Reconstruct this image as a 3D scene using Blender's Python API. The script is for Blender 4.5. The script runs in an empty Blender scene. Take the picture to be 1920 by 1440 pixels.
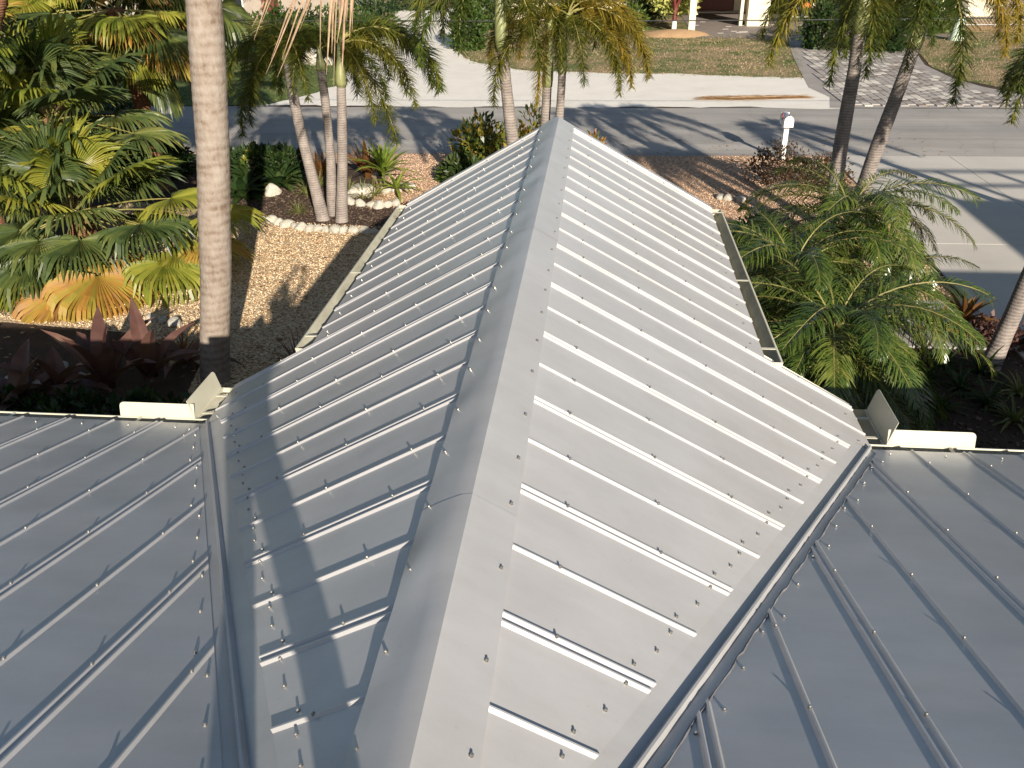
import bpy, bmesh, math, random
import numpy as np
from mathutils import Vector, Matrix
random.seed(7); RNG = np.random.default_rng(7)
sc = bpy.context.scene
C = sc.collection
rad = math.radians
# ------------------------------------------------------------------ camera
H = 3.6                                   # ridge height above the ground
FOC, YAW, PITCH, ROLL = 1568.07, .1057, .5060, -.0186
CAM = Vector((.3725, 0, 1.6181 + H))
def cam_axes():
    f = Vector((-math.sin(YAW), math.cos(YAW), 0)); r = Vector((math.cos(YAW), math.sin(YAW), 0)); u = Vector((0, 0, 1))
    f2 = f*math.cos(PITCH) - u*math.sin(PITCH); u2 = u*math.cos(PITCH) + f*math.sin(PITCH)
    return r*math.cos(ROLL) + u2*math.sin(ROLL), u2*math.cos(ROLL) - r*math.sin(ROLL), f2
CR, CU, CF = cam_axes()
cd = bpy.data.cameras.new('camera'); cam = bpy.data.objects.new('camera', cd); C.objects.link(cam)
cd.sensor_width = 36; cd.lens = FOC/1920*36; cd.clip_start = .02; cd.clip_end = 2000
M = Matrix((CR, CU, -CF)).transposed().to_4x4(); M.translation = CAM; cam.matrix_world = M
sc.camera = cam
def ray(px, py): return CF + CR*((px-960)/FOC) - CU*((py-720)/FOC)
def at_z(px, py, z=0.0): d = ray(px, py); return CAM + d*((z-CAM.z)/d.z)
def at_y(px, py, y): d = ray(px, py); return CAM + d*((y-CAM.y)/d.y)
# ------------------------------------------------------------------ light
SUN = Vector((.97, -2.55, 1.0)).normalized()          # towards the sun, low behind the photographer
w = bpy.data.worlds.new('World'); sc.world = w; w.use_nodes = True
nt = w.node_tree; bg = nt.nodes['Background']
sky = nt.nodes.new('ShaderNodeTexSky'); sky.sky_type = 'NISHITA'; sky.sun_disc = False
sky.sun_elevation = math.asin(SUN.z); sky.sun_rotation = math.atan2(SUN.x, SUN.y); sky.air_density = 1.0; sky.dust_density = .8
nt.links.new(sky.outputs[0], bg.inputs[0]); bg.inputs[1].default_value = .06
sl = bpy.data.lights.new('sun', 'SUN'); sl.energy = 4.8; sl.angle = rad(.53); sl.color = (1, .90, .77)
so = bpy.data.objects.new('sun', sl); C.objects.link(so); so.rotation_euler = SUN.to_track_quat('Z', 'Y').to_euler(); so.location = SUN*60
vs = sc.view_settings; vs.view_transform = 'Standard'; vs.look = 'None'; vs.gamma = 1; vs.use_curve_mapping = False; vs.exposure = .86
sc.render.engine = 'CYCLES'; sc.render.resolution_x = 1024; sc.render.resolution_y = 768
# ------------------------------------------------------------------ object helpers
def tag(o, label=None, cat=None, group=None, kind=None):
    if label: o['label'] = label
    if cat: o['category'] = cat
    if group: o['group'] = group
    if kind: o['kind'] = kind
    return o
def link(name, me, mat=None, parent=None, loc=(0, 0, 0), smooth=False):
    o = bpy.data.objects.new(name, me); C.objects.link(o); o.location = loc
    if mat is not None and me is not None and len(me.materials) == 0:
        for m in (mat if isinstance(mat, (list, tuple)) else [mat]): me.materials.append(m)
    if parent is not None: o.parent = parent
    if smooth: me.shade_smooth()
    return o
def empty(name, loc=(0, 0, 0), label=None, cat=None, group=None):
    o = bpy.data.objects.new(name, None); C.objects.link(o); o.location = loc; o.empty_display_size = .1
    return tag(o, label, cat, group)
class MB:
    def __init__(s): s.v = []; s.f = []; s.m = []
    def add(s, vs, fs, mi=0):
        b = len(s.v); s.v += [tuple(p) for p in vs]
        for f in fs: s.f.append(tuple(b+i for i in f)); s.m.append(mi)
    def box(s, a, b, mi=0):
        (x0, y0, z0), (x1, y1, z1) = a, b
        s.add([(x0,y0,z0),(x1,y0,z0),(x1,y1,z0),(x0,y1,z0),(x0,y0,z1),(x1,y0,z1),(x1,y1,z1),(x0,y1,z1)],
              [(0,3,2,1),(4,5,6,7),(0,1,5,4),(1,2,6,5),(2,3,7,6),(3,0,4,7)], mi)
    def tube(s, pts, rs, n=8, cap=True, mi=0, twist=0):
        pts = [Vector(p) for p in pts]; b = len(s.v); k = len(pts)
        for i, p in enumerate(pts):
            t = (pts[min(i+1, k-1)] - pts[max(i-1, 0)]).normalized()
            a = t.cross(Vector((0, 0, 1)) if abs(t.z) < .9 else Vector((0, 1, 0))).normalized(); c = t.cross(a)
            r = rs[i] if hasattr(rs, '__len__') else rs
            for j in range(n):
                q = 2*math.pi*j/n + twist; s.v.append(tuple(p + (a*math.cos(q) + c*math.sin(q))*r))
        for i in range(k-1):
            for j in range(n):
                s.f.append((b+i*n+j, b+i*n+(j+1) % n, b+(i+1)*n+(j+1) % n, b+(i+1)*n+j)); s.m.append(mi)
        if cap:
            s.f.append(tuple(b+j for j in range(n))[::-1]); s.m.append(mi); s.f.append(tuple(b+(k-1)*n+j for j in range(n))); s.m.append(mi)
    def mesh(s, name):
        me = bpy.data.meshes.new(name); me.from_pydata(s.v, [], s.f); me.update()
        if any(s.m): me.polygons.foreach_set('material_index', s.m)
        return me
    def obj(s, name, mat, parent=None, loc=(0, 0, 0), smooth=False): return link(name, s.mesh(name), mat, parent, loc, smooth)
def poly_sheet(name, pts, z, mat, kind='structure', thick=0):
    b = bmesh.new(); vs_ = [b.verts.new((x, y, z)) for x, y in pts]; f = b.faces.new(vs_)
    if f.normal.z < 0: f.normal_flip()
    f.normal_update()
    if f.normal.z < 0: bmesh.ops.reverse_faces(b, faces=[f])
    bmesh.ops.triangulate(b, faces=b.faces[:])
    me = bpy.data.meshes.new(name); b.to_mesh(me); b.free()
    o = link(name, me, mat)
    if kind: o['kind'] = kind
    return o
def rough_edge(pts, amp, step=.35, seed=1, only=None):
    """subdivide an outline and jitter it so that soft ground edges are uneven"""
    rr = random.Random(seed); out = []
    n = len(pts)
    for i in range(n):
        a, b = Vector(pts[i]), Vector(pts[(i+1) % n]); d = b-a; k = max(1, int(d.length/step)) if (only is None or i in only) else 1
        nrm = Vector((-d.y, d.x)).normalized(); o = 0
        for j in range(k):
            p = a + d*(j/k)
            if j: o = o*.5 + rr.uniform(-amp, amp); p = p + nrm*o
            out.append((p.x, p.y))
    return out
def inside(poly, x, y):
    n = len(poly); r = np.zeros(len(x), bool); j = n-1
    for i in range(n):
        xi, yi = poly[i]; xj, yj = poly[j]
        with np.errstate(divide='ignore', invalid='ignore'):
            c = ((yi > y) != (yj > y)) & (x < (xj-xi)*(y-yi)/(yj-yi+1e-12)+xi)
        r ^= c; j = i
    return r
def np_mesh(name, V, F):
    me = bpy.data.meshes.new(name); k = F.shape[1]
    me.vertices.add(len(V)); me.vertices.foreach_set('co', V.astype(np.float32).ravel())
    me.loops.add(F.size); me.loops.foreach_set('vertex_index', F.astype(np.int32).ravel())
    me.polygons.add(len(F)); me.polygons.foreach_set('loop_start', np.arange(0, F.size, k, dtype=np.int32))
    me.polygons.foreach_set('loop_total', np.full(len(F), k, np.int32)); me.update(calc_edges=True); me.validate(); return me
# ------------------------------------------------------------------ materials
def mat_new(name):
    m = bpy.data.materials.new(name); m.use_nodes = True; n = m.node_tree
    return m, n, n.nodes['Principled BSDF']
def ramp(n, fac, cols):
    r = n.nodes.new('ShaderNodeValToRGB'); el = r.color_ramp.elements
    while len(el) < len(cols): el.new(.5)
    for e, (p, c) in zip(el, cols): e.position = p; e.color = (*c, 1)
    n.links.new(fac, r.inputs[0]); return r.outputs[0]
def noise(n, scale, detail=4, rough=.6, coord='Object', vec=None, dist=0):
    t = n.nodes.new('ShaderNodeTexNoise'); t.inputs['Scale'].default_value = scale; t.inputs['Detail'].default_value = detail
    t.inputs['Roughness'].default_value = rough; t.inputs['Distortion'].default_value = dist
    if vec is None:
        tc = n.nodes.new('ShaderNodeTexCoord'); vec = tc.outputs[coord]
    n.links.new(vec, t.inputs['Vector']); return t.outputs['Fac']
def scaled(n, s, coord='Object'):
    tc = n.nodes.new('ShaderNodeTexCoord'); mp = n.nodes.new('ShaderNodeMapping'); mp.inputs['Scale'].default_value = s
    n.links.new(tc.outputs[coord], mp.inputs[0]); return mp.outputs[0]
def mix(n, fac, a, b, mode='MIX'):
    m = n.nodes.new('ShaderNodeMix'); m.data_type = 'RGBA'; m.blend_type = mode
    for sock, val in ((m.inputs[0], fac), (m.inputs[6], a), (m.inputs[7], b)):
        if isinstance(val, (int, float)): sock.default_value = val
        elif isinstance(val, tuple): sock.default_value = (*val, 1)
        else: n.links.new(val, sock)
    return m.outputs[2]
def bump(n, p, h, strength, dist=.01):
    b = n.nodes.new('ShaderNodeBump'); b.inputs['Strength'].default_value = strength; b.inputs['Distance'].default_value = dist
    n.links.new(h, b.inputs['Height'])
    if p.inputs['Normal'].is_linked: n.links.new(p.inputs['Normal'].links[0].from_socket, b.inputs['Normal'])
    n.links.new(b.outputs[0], p.inputs['Normal'])
def simple(name, cols, scale=8, rough=.7, bs=0, bscale=40, metal=0, detail=5, bdist=.01, spec=.5, vec=None):
    m, n, p = mat_new(name)
    v = scaled(n, vec) if vec else None
    n.links.new(ramp(n, noise(n, scale, detail, vec=v), cols), p.inputs['Base Color'])
    p.inputs['Roughness'].default_value = rough; p.inputs['Metallic'].default_value = metal; p.inputs['Specular IOR Level'].default_value = spec
    if bs: bump(n, p, noise(n, bscale, 4), bs, bdist)
    return m
def leafy(name, cols, rough=.45, trans=.35, scale=3, objrand=True, spec=.4):
    """leaf colours vary per object, per leaf and along the leaf; some light comes through"""
    m, n, p = mat_new(name)
    g = n.nodes.new('ShaderNodeNewGeometry'); oi = n.nodes.new('ShaderNodeObjectInfo')
    a = n.nodes.new('ShaderNodeMath'); a.operation = 'MULTIPLY_ADD'; n.links.new(g.outputs['Random Per Island'], a.inputs[0]); a.inputs[1].default_value = .45
    n.links.new(noise(n, scale, 3), a.inputs[2])
    b = n.nodes.new('ShaderNodeMath'); b.operation = 'MULTIPLY_ADD'; n.links.new(oi.outputs['Random'], b.inputs[0]); b.inputs[1].default_value = .35 if objrand else 0
    n.links.new(a.outputs[0], b.inputs[2])
    c = n.nodes.new('ShaderNodeMath'); c.operation = 'SUBTRACT'; n.links.new(b.outputs[0], c.inputs[0]); c.inputs[1].default_value = .38 if objrand else .2
    col = ramp(n, c.outputs[0], cols)
    n.links.new(col, p.inputs['Base Color']); p.inputs['Roughness'].default_value = rough; p.inputs['Specular IOR Level'].default_value = spec
    t = n.nodes.new('ShaderNodeBsdfTranslucent'); n.links.new(mix(n, .5, col, (.5, .55, .1), 'OVERLAY'), t.inputs[0])
    x = n.nodes.new('ShaderNodeMixShader'); x.inputs[0].default_value = trans
    n.links.new(p.outputs[0], x.inputs[1]); n.links.new(t.outputs[0], x.inputs[2]); n.links.new(x.outputs[0], n.nodes['Material Output'].inputs[0])
    return m
MT = {}
def metal_mat(name, base, rough, metal, wave, wscale):
    m, n, p = mat_new(name)
    f = noise(n, 2.2, 5, .6, 'Generated' if 0 else 'Object')
    col = ramp(n, f, [(.3, tuple(c*.93 for c in base)), (.7, tuple(min(1, c*1.05) for c in base))])
    sp = ramp(n, noise(n, 60, 3, .7), [(.27, (.55, .55, .55)), (.36, (1, 1, 1))])
    oi = n.nodes.new('ShaderNodeObjectInfo'); tone = ramp(n, oi.outputs['Random'], [(0, (.955, .955, .96)), (1, (1.0, 1.0, 1.0))])
    st = ramp(n, noise(n, 1.0, 6, .7, vec=scaled(n, (2.2, 9, 2.2))), [(.35, (.945, .94, .93)), (.6, (1, 1, 1))])
    dust = ramp(n, noise(n, 1.3, 6, .75), [(.45, (1, 1, 1)), (.8, (.94, .935, .92))])
    base_ = mix(n, 1, mix(n, 1, mix(n, .25, col, sp, 'MULTIPLY'), tone, 'MULTIPLY'), st, 'MULTIPLY')
    n.links.new(mix(n, 1, base_, dust, 'MULTIPLY'), p.inputs['Base Color'])
    p.inputs['Metallic'].default_value = metal
    rr = n.nodes.new('ShaderNodeMapRange'); n.links.new(noise(n, 5, 6, .65), rr.inputs[0]); rr.inputs[3].default_value = rough-.09; rr.inputs[4].default_value = rough+.12
    n.links.new(rr.outputs[0], p.inputs['Roughness'])
    bump(n, p, noise(n, wscale, 1.5, .4), wave, .03)          # oil canning of the thin sheet
    return m
MT['roof'] = metal_mat('silver_painted_sheet', (.505, .495, .485), .33, .15, .26, 2.2)
MT['cap'] = metal_mat('silver_cap_sheet', (.485, .477, .468), .33, .15, .13, 2.0)
MT['gutter'] = simple('cream_gutter_enamel', [(.3, (.46, .44, .34)), (.6, (.54, .52, .41))], 3, .38)
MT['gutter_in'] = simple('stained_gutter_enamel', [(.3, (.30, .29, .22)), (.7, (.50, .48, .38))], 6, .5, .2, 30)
MT['screw'] = simple('zinc_screw', [(.3, (.36, .35, .32)), (.7, (.52, .50, .46))], 30, .38, metal=.85)
MT['stucco'] = simple('house_stucco', [(.3, (.50, .48, .42)), (.7, (.58, .56, .49))], 4, .85, .4, 120)
MT['seal'] = simple('grey_sealant', [(.3, (.10, .10, .11)), (.7, (.2, .2, .21))], 20, .6)
# ------------------------------------------------------------------ the house: roof, gutters, walls
P1, P2 = .5100, .2834                       # pitch of the wing and of the main roof
T1, T2 = math.tan(P1), math.tan(P2)
YR = .4115                                  # where the wing ridge meets the main slope
KV = T2/T1                                  # valley: |x| = (y-YR)*KV
EX, FX, YJ, YG, YE = 2.02, 1.45, 4.82, 7.95, 4.25    # near eave, front eave, jog, gable, main eave
S = .3048
house = empty('house', (0, 0, 0), 'house under a silver ribbed metal roof with cream gutters and a gabled front wing', 'house')
def wing_pt(sg, y, x, h=0.0):               # x = horizontal distance from the ridge, h above the sheet
    return Vector((sg*(x + h*math.sin(P1)), y, H - x*T1 + h*math.cos(P1)))
def main_pt(x, y, h=0.0):
    return Vector((x, y + h*math.sin(P2), H - (y-YR)*T2 + h*math.cos(P2)))
RH, RW, RD = .0088, .0112, .0165            # crimp height, half width, half distance of a pair
def crimp(u): return [(u-RW, 0), (u-.003, RH), (u+.003, RH), (u+RW, 0)]
def profile(u0, u1):                        # one 5-crimp sheet between two laps
    m = (u0+u1)/2
    return [(u0, 0)] + crimp(u0+RD) + crimp(m) + crimp(u1-RD) + [(u1, 0)]
VG = .085                                   # sheets stop short of the valley centre
SCREWS = []                                 # (position, normal, distance)
SHEET = .006
def sheet_obj(rows):                        # rows: list of (top point fn results) pairs
    b = MB(); n = len(rows)
    vs_ = []
    for a, c in rows:
        for k in range(5): vs_.append(a.lerp(c, k/4))
    fs = [(i*5+k, (i+1)*5+k, (i+1)*5+k+1, i*5+k+1) for i in range(n-1) for k in range(4)]
    b.add(vs_, fs); return b.obj('roof_panel', MT['roof'], house)
def wing_end(y):
    if y >= YJ: return FX
    if y >= YE + .02: return EX
    return min(EX, max(.0, (y-YR)*KV - VG*1.12))
for sg, y0 in ((1, 1.401), (-1, 1.4087)):
    m = -2
    while True:
        a = y0 + S + m*2*S; b_ = a + 2*S; m += 1
        if a > YG-.05: break
        pr = [(u, h) for u, h in profile(a, b_) if u <= YG] if b_ > YG else profile(a, b_)
        if b_ > YG and pr[-1][0] < YG: pr.append((YG, 0))
        ext = []
        for i, (u, h) in enumerate(pr):      # split exactly at the jog and at the valley foot
            ext.append((u, h))
            if i+1 < len(pr):
                u2, h2 = pr[i+1]
                for cut in (YJ-.0005, YJ+.0005, YE+.0195, YE+.0205, YR+VG*1.12/KV+.02):
                    if u < cut < u2: ext.append((cut, h+(h2-h)*(cut-u)/(u2-u)))
        ext.sort(key=lambda q: q[0])
        rows = [(wing_pt(sg, u, min(.03, wing_end(u)), h+SHEET), wing_pt(sg, u, wing_end(u)+.012*(u >= YE), h+SHEET)) for u, h in ext if u > YR+VG*1.12/KV-.3 and wing_end(u) > .0]
        if len(rows) < 2: continue
        if sg < 0: rows = rows[::-1]
        sheet_obj(rows)
        # screws: on the crimps, rows down the slope
        for uc in (a+RD, (a+b_)/2):
            if uc > YG-.02: continue
            e = wing_end(uc)
            for d in np.arange(.30, e-.12, .345):
                SCREWS.append((wing_pt(sg, uc, d+random.uniform(-.012, .012), RH+SHEET-.001), Vector((sg*math.sin(P1), 0, math.cos(P1)))))
            if uc < YE:
                for o in (-.045, .04): SCREWS.append((wing_pt(sg, uc+o, e-.075+o*.3, SHEET), Vector((sg*math.sin(P1), 0, math.cos(P1)))))
        for uc in (a+S*.5, a+S*1.5):
            if uc < YE: SCREWS.append((wing_pt(sg, uc, wing_end(uc)-.06, SHEET), Vector((sg*math.sin(P1), 0, math.cos(P1)))))
            elif uc < YG: SCREWS.append((wing_pt(sg, uc, wing_end(uc)-.07, SHEET), Vector((sg*math.sin(P1), 0, math.cos(P1)))))
YTOP = -3.4
def main_end(x):
    if abs(x) >= EX: return YE
    return YR + abs(x)/KV - VG*1.35 if abs(x) > .02 else YR-.2
for sg, x0, lim in ((-1, .495, 9.3), (1, .725, 8.7)):
    edges = [x0 + 2*S*i for i in range(-1, 16) if x0+2*S*i < lim]
    if sg < 0: edges = [e for e in edges]
    for a in edges:
        b_ = a + 2*S
        pr = profile(a, b_)
        ext = []
        for i, (u, h) in enumerate(pr):
            if u >= .001 or 1: ext.append((u, h))
            if i+1 < len(pr):
                u2, h2 = pr[i+1]
                for cut in (EX-.0005, EX+.0005):
                    if u < cut < u2: ext.append((cut, h+(h2-h)*(cut-u)/(u2-u)))
        ext = [(u, h) for u, h in ext if u > -.12]
        rows = [(main_pt(sg*u, YTOP, h+SHEET), main_pt(sg*u, main_end(u)+.012*(abs(u) >= EX), h+SHEET)) for u, h in ext]
        if sg > 0: rows = rows[::-1]
        sheet_obj(rows)
        nm = Vector((0, math.sin(P2), math.cos(P2)))
        for uc in (a+RD, (a+b_)/2):
            e = main_end(uc)
            for d in np.arange(YE-.25-.46*12, e-.1, .46):
                if d > .5: SCREWS.append((main_pt(sg*uc, d+random.uniform(-.015, .015), RH+SHEET-.001), nm))
            if uc < EX:
                for o in (-.05, .045): SCREWS.append((main_pt(sg*(uc+o), e-.09+o*1.2, SHEET), nm))
        for uc in (a+S*.5, a+S*1.5):
            if uc > .4: SCREWS.append((main_pt(sg*uc, main_end(uc)-.08, SHEET), nm))
# ridge of the main roof and its back slope, walls
b = MB(); zt = main_pt(0, YTOP).z
b.add([(-9.2, YTOP, zt), (9.2, YTOP, zt), (9.2, YTOP-7.6, zt-7.6*T2), (-9.2, YTOP-7.6, zt-7.6*T2)], [(0, 3, 2, 1)])
b.obj('back_slope', MT['roof'], house)
b = MB()
b.box((-8.9, YTOP-7.2, 0), (8.6, YE-.42, main_pt(0, YE-.4).z-.12)); b.obj('main_wall', MT['stucco'], house)
b = MB(); hw = FX-.32; zw = H-hw*T1-.12
b.add([(-hw, YE-.45, 0), (hw, YE-.45, 0), (hw, YG-.25, 0), (-hw, YG-.25, 0), (-hw, YE-.45, zw), (hw, YE-.45, zw), (hw, YG-.25, zw), (-hw, YG-.25, zw), (0, YE-.45, H-.12), (0, YG-.25, H-.12)],
      [(0, 4, 7, 3), (1, 2, 6, 5), (3, 7, 9, 6, 2), (0, 1, 5, 8, 4), (4, 8, 9, 7), (5, 6, 9, 8)]); b.obj('wing_wall', MT['stucco'], house)
b = MB()                                    # timber deck under the sheets, so that no light leaks through
for sg in (1, -1):
    q = [wing_pt(sg, YR+.15, .02, -.03), wing_pt(sg, YG-.02, .0, -.03), wing_pt(sg, YG-.02, FX-.015, -.03), wing_pt(sg, YJ-.01, FX-.015, -.03), wing_pt(sg, YJ-.01, EX-.015, -.03), wing_pt(sg, YE, EX-.015, -.03)]
    b.add(q, [(0, 1, 2, 3, 4, 5)])
b.add([main_pt(-9.2, YTOP, -.03), main_pt(9.2, YTOP, -.03), main_pt(9.2, YE-.015, -.03), main_pt(EX, YE-.015, -.03), main_pt(0, YR, -.03), main_pt(-EX, YE-.015, -.03), main_pt(-9.2, YE-.015, -.03)], [(0, 1, 2, 3, 4, 5, 6)])
b.obj('roof_deck', simple('deck_timber', [(.3, (.2, .15, .1)), (.7, (.3, .23, .16))], 3, .8, vec=(1, 12, 12)), house)
# fascia boards of the gable and eaves
b = MB()
for sg in (1, -1):
    p = [wing_pt(sg, YG+.004, 0, .004), wing_pt(sg, YG+.004, FX+.02, .004), wing_pt(sg, YG+.004, FX+.02, -.15), wing_pt(sg, YG+.004, 0, -.16)]
    p += [v + Vector((0, .022, 0)) for v in p]
    b.add(p, [(0, 1, 2, 3), (7, 6, 5, 4), (0, 4, 5, 1), (1, 5, 6, 2), (2, 6, 7, 3), (3, 7, 4, 0)])
b.obj('rake_board', MT['gutter'], house)
for sg in (1, -1):                          # folded rake trim along the gable edge
    b = MB(); pf = [(YG-.06, .007), (YG-.057, .02), (YG+.028, .02), (YG+.03, -.05)]
    vs_ = [wing_pt(sg, y, x, h) for y, h in pf for x in (.1, FX+.012)]
    b.add(vs_, [(i*2, i*2+1, i*2+3, i*2+2) for i in range(3)]); b.obj('rake_trim', MT['roof'], house)
# ridge cap: three lengths, buckled on its left side
CW = .165
def cap(y0, y1, lift):
    b = MB(); n = max(2, int((y1-y0)/.035)); xs = [(-CW-.006, -.014), (-CW, 0), (-CW*.8, 0), (-CW*.62, 0), (-CW*.45, 0), (-CW*.28, 0), (-.012, 0), (0, .002), (.012, 0), (CW*.35, 0), (CW*.7, 0), (CW, 0), (CW+.004, -.015)]
    vs_ = []
    for i in range(n+1):
        y = y0 + (y1-y0)*i/n
        for x, dh in xs:
            sg = 1 if x >= 0 else -1; h = .0225 + lift + dh
            if sg > 0: h -= .0035*min(1, x/CW)
            else:
                t = abs(x)/CW
                h += math.sin(t*math.pi)*(.004+.0052*math.sin(y*7.3+.7*math.sin(y*2.1)) + .003*math.sin(y*13.1+2))*(.4+.6*(math.sin(y*1.3)*.5+.5)) if t < 1 else 0
                h += .0015*math.sin(y*20.6+1)*t
            p = wing_pt(sg, y, abs(x)*math.cos(P1), h); vs_.append(p)
    k = len(xs); b.add(vs_, [(i*k+j, i*k+j+1, (i+1)*k+j+1, (i+1)*k+j) for i in range(n) for j in range(k-1)])
    o = b.obj('ridge_cap', MT['cap'], house, smooth=False); o.data.shade_smooth(); 
    md = o.modifiers.new('edge', 'EDGE_SPLIT'); md.split_angle = rad(20)
y_s1 = at_y(880, 928, 0).y if 0 else 2.30
cap(YR-.1, 2.14, .0016); cap(2.10, 4.83, .0); cap(4.795, YG+.03, .0016)
for k in range(-2, 22):
    y = 1.401 + S*k + .15
    for sg in (1, -1):
        if YR < y < YG: SCREWS.append((wing_pt(sg, y+random.uniform(-.03, .03), CW*math.cos(P1)-.024, .024 if sg < 0 else .0205), Vector((sg*math.sin(P1), 0, math.cos(P1)))))
# valley flashings
def valley(sg):
    b = MB(); cs = []
    for y in np.linspace(YR+.06, YE+.03, 9):
        x = (y-YR)*KV; c0 = Vector((sg*x, y, H - x*T1)); ax = Vector((sg*KV, 1, -KV*T1)).normalized()
        nw = Vector((sg*math.sin(P1), 0, math.cos(P1))); nm = Vector((0, math.sin(P2), math.cos(P2)))
        dw = ax.cross(nw)*sg*1; dm = nm.cross(ax)*sg
        if dw.x*sg > 0: dw = -dw
        if dm.x*sg < 0: dm = -dm
        up = (nw+nm).normalized()
        cs.append([c0+dw*.15+nw*.002, c0+dw*.016+nw*.003, c0+up*.027+dw*.004, c0+up*.027+dm*.004, c0+dm*.016+nm*.003, c0+dm*.17+nm*.002])
    if sg < 0: cs = [r[::-1] for r in cs]
    k = 6; b.add([p for r in cs for p in r], [(i*k+j, i*k+j+1, (i+1)*k+j+1, (i+1)*k+j) for i in range(len(cs)-1) for j in range(k-1)])
    return b.obj('valley_flashing', MT['cap'], house)
valley(1); valley(-1)
# crinkled sealant line where the right main sheets end on the flashing
b = MB(); pts = []
for x in np.arange(.45, 1.98, .02):
    y = main_end(x)-.01+random.uniform(-.008, .008); pts.append(main_pt(x, y, SHEET+.003))
b.tube(pts, [random.uniform(.002, .0065) for _ in pts], 5); b.obj('sealant_bead', MT['seal'], house)
# gutters: profile (out, down)
GP = [(0, 0), (.0, -.105), (.095, -.11), (.104, -.07), (.125, -.048), (.140, -.03), (.145, .0), (.132, .004), (.129, -.006)]
def gutter(a, d, out, strap_at, ends=(True, True)):
    """a: start at the back top edge, d: run vector, out: unit vector away from the house"""
    a, d, out = Vector(a), Vector(d), Vector(out); b = MB(); k = len(GP); up = Vector((0, 0, 1))
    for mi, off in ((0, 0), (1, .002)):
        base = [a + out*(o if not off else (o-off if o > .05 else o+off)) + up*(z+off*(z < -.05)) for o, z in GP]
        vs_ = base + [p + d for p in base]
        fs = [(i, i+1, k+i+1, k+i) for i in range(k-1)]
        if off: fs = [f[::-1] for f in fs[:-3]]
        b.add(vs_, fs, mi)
    for e, q in zip(ends, (a, a+d)):
        if e: b.add([q + out*o + up*z for o, z in GP[:7]], [tuple(range(7))])
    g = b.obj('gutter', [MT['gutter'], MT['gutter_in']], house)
    for t in strap_at:
        s = MB(); p = a + d*t; dn = d.normalized()*.011
        vs_ = [p-dn+up*.004, p+dn+up*.004, p+dn+out*.14+up*.003, p-dn+out*.14+up*.003]
        s.add(vs_ + [v - up*.004 for v in vs_], [(0, 1, 2, 3), (7, 6, 5, 4), (0, 4, 5, 1), (1, 5, 6, 2), (2, 6, 7, 3), (3, 7, 4, 0)])
        s.obj('strap', MT['gutter'], g)
    return g
zf = wing_pt(1, 0, FX).z-.028; ze = wing_pt(1, 0, EX).z-.03; zm = main_pt(0, YE).z-.03
for sg in (1, -1):
    gutter((sg*(FX-.015), YJ-.02, zf), (0, YG-YJ+.05, 0), (sg, 0, 0), (.06, .43, .97))
    gutter((sg*(EX-.02), YE+.10, ze), (0, YJ-YE-.12, 0), (sg, 0, 0), (.25, .75), (False, True))
    gutter((sg*(EX-.02), YE-.02, zm), (sg*7.2, 0, 0), (0, 1, 0), (.07, .19, .33, .45), (False, True))
    # sloping trim tray along the jog
    b = MB(); n = 8
    A = [wing_pt(sg, YJ-.004, FX-.02+(EX-FX+.03)*i/n, -.012) for i in range(n+1)]
    B = [wing_pt(sg, YJ+.075-.03*i/n, FX+.02+(EX-FX+.03)*i/n, -.030) for i in range(n+1)]
    D = [p + Vector((0, .006, .022)) for p in B]; E_ = [p + Vector((0, .012, -.10)) for p in B]; F_ = [p+Vector((0, 0, -.11)) for p in A]
    k = n+1; b.add(A+B+D+E_+F_, [(r*k+i, r*k+i+1, (r+1)*k+i+1, (r+1)*k+i) for r in range(4) for i in range(n)])
    b.obj('jog_trim', MT['gutter'], house)
    # splash guard: two upright plates with rounded corners on the gutter lips
    def plate(o, d, L, hgt, lean, r=.03):
        o, d = Vector(o), Vector(d); up = (Vector((0, 0, 1)) + Vector(lean)).normalized()
        ring = [(0, -.03), (L, -.03), (L, hgt-r)] + [(L-r+r*math.cos(t), hgt-r+r*math.sin(t)) for t in (.4, .8, 1.2)] + [(L-r, hgt), (0, hgt)]
        n_ = d.cross(up).normalized()*.0015
        f = [o + d*a + up*h + n_ for a, h in ring]; g = [v - n_*2 for v in f]; m_ = len(ring)
        return f+g, [tuple(range(m_)), tuple(range(2*m_-1, m_-1, -1))] + [(i, m_+i, m_+(i+1) % m_, (i+1) % m_) for i in range(m_)]
    b = MB(); cx, cy = sg*(EX+.125), YE+.122
    b.add(*plate((cx, cy, zm), (sg, 0, 0), .50, .095, (0, .25, 0)))
    b.add(*plate((cx, cy, zm), (0, 1, 0), .42, .16 if sg > 0 else .13, (sg*.25, 0, 0)))
    b.obj('splash_guard', MT['gutter'], house)
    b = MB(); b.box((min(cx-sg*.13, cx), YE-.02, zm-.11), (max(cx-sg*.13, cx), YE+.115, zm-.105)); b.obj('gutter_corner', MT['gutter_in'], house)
    # fascia under the eaves
    b = MB(); b.box((sg*(FX-.02)-.012, YJ-.02, zf-.13), (sg*(FX-.02)-.002, YG, zf+.01)); b.box((min(sg*EX, sg*9.1), YE-.034, zm-.14), (max(sg*EX, sg*9.1), YE-.024, zm+.01)); b.obj('fascia', MT['gutter'], house)
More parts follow.
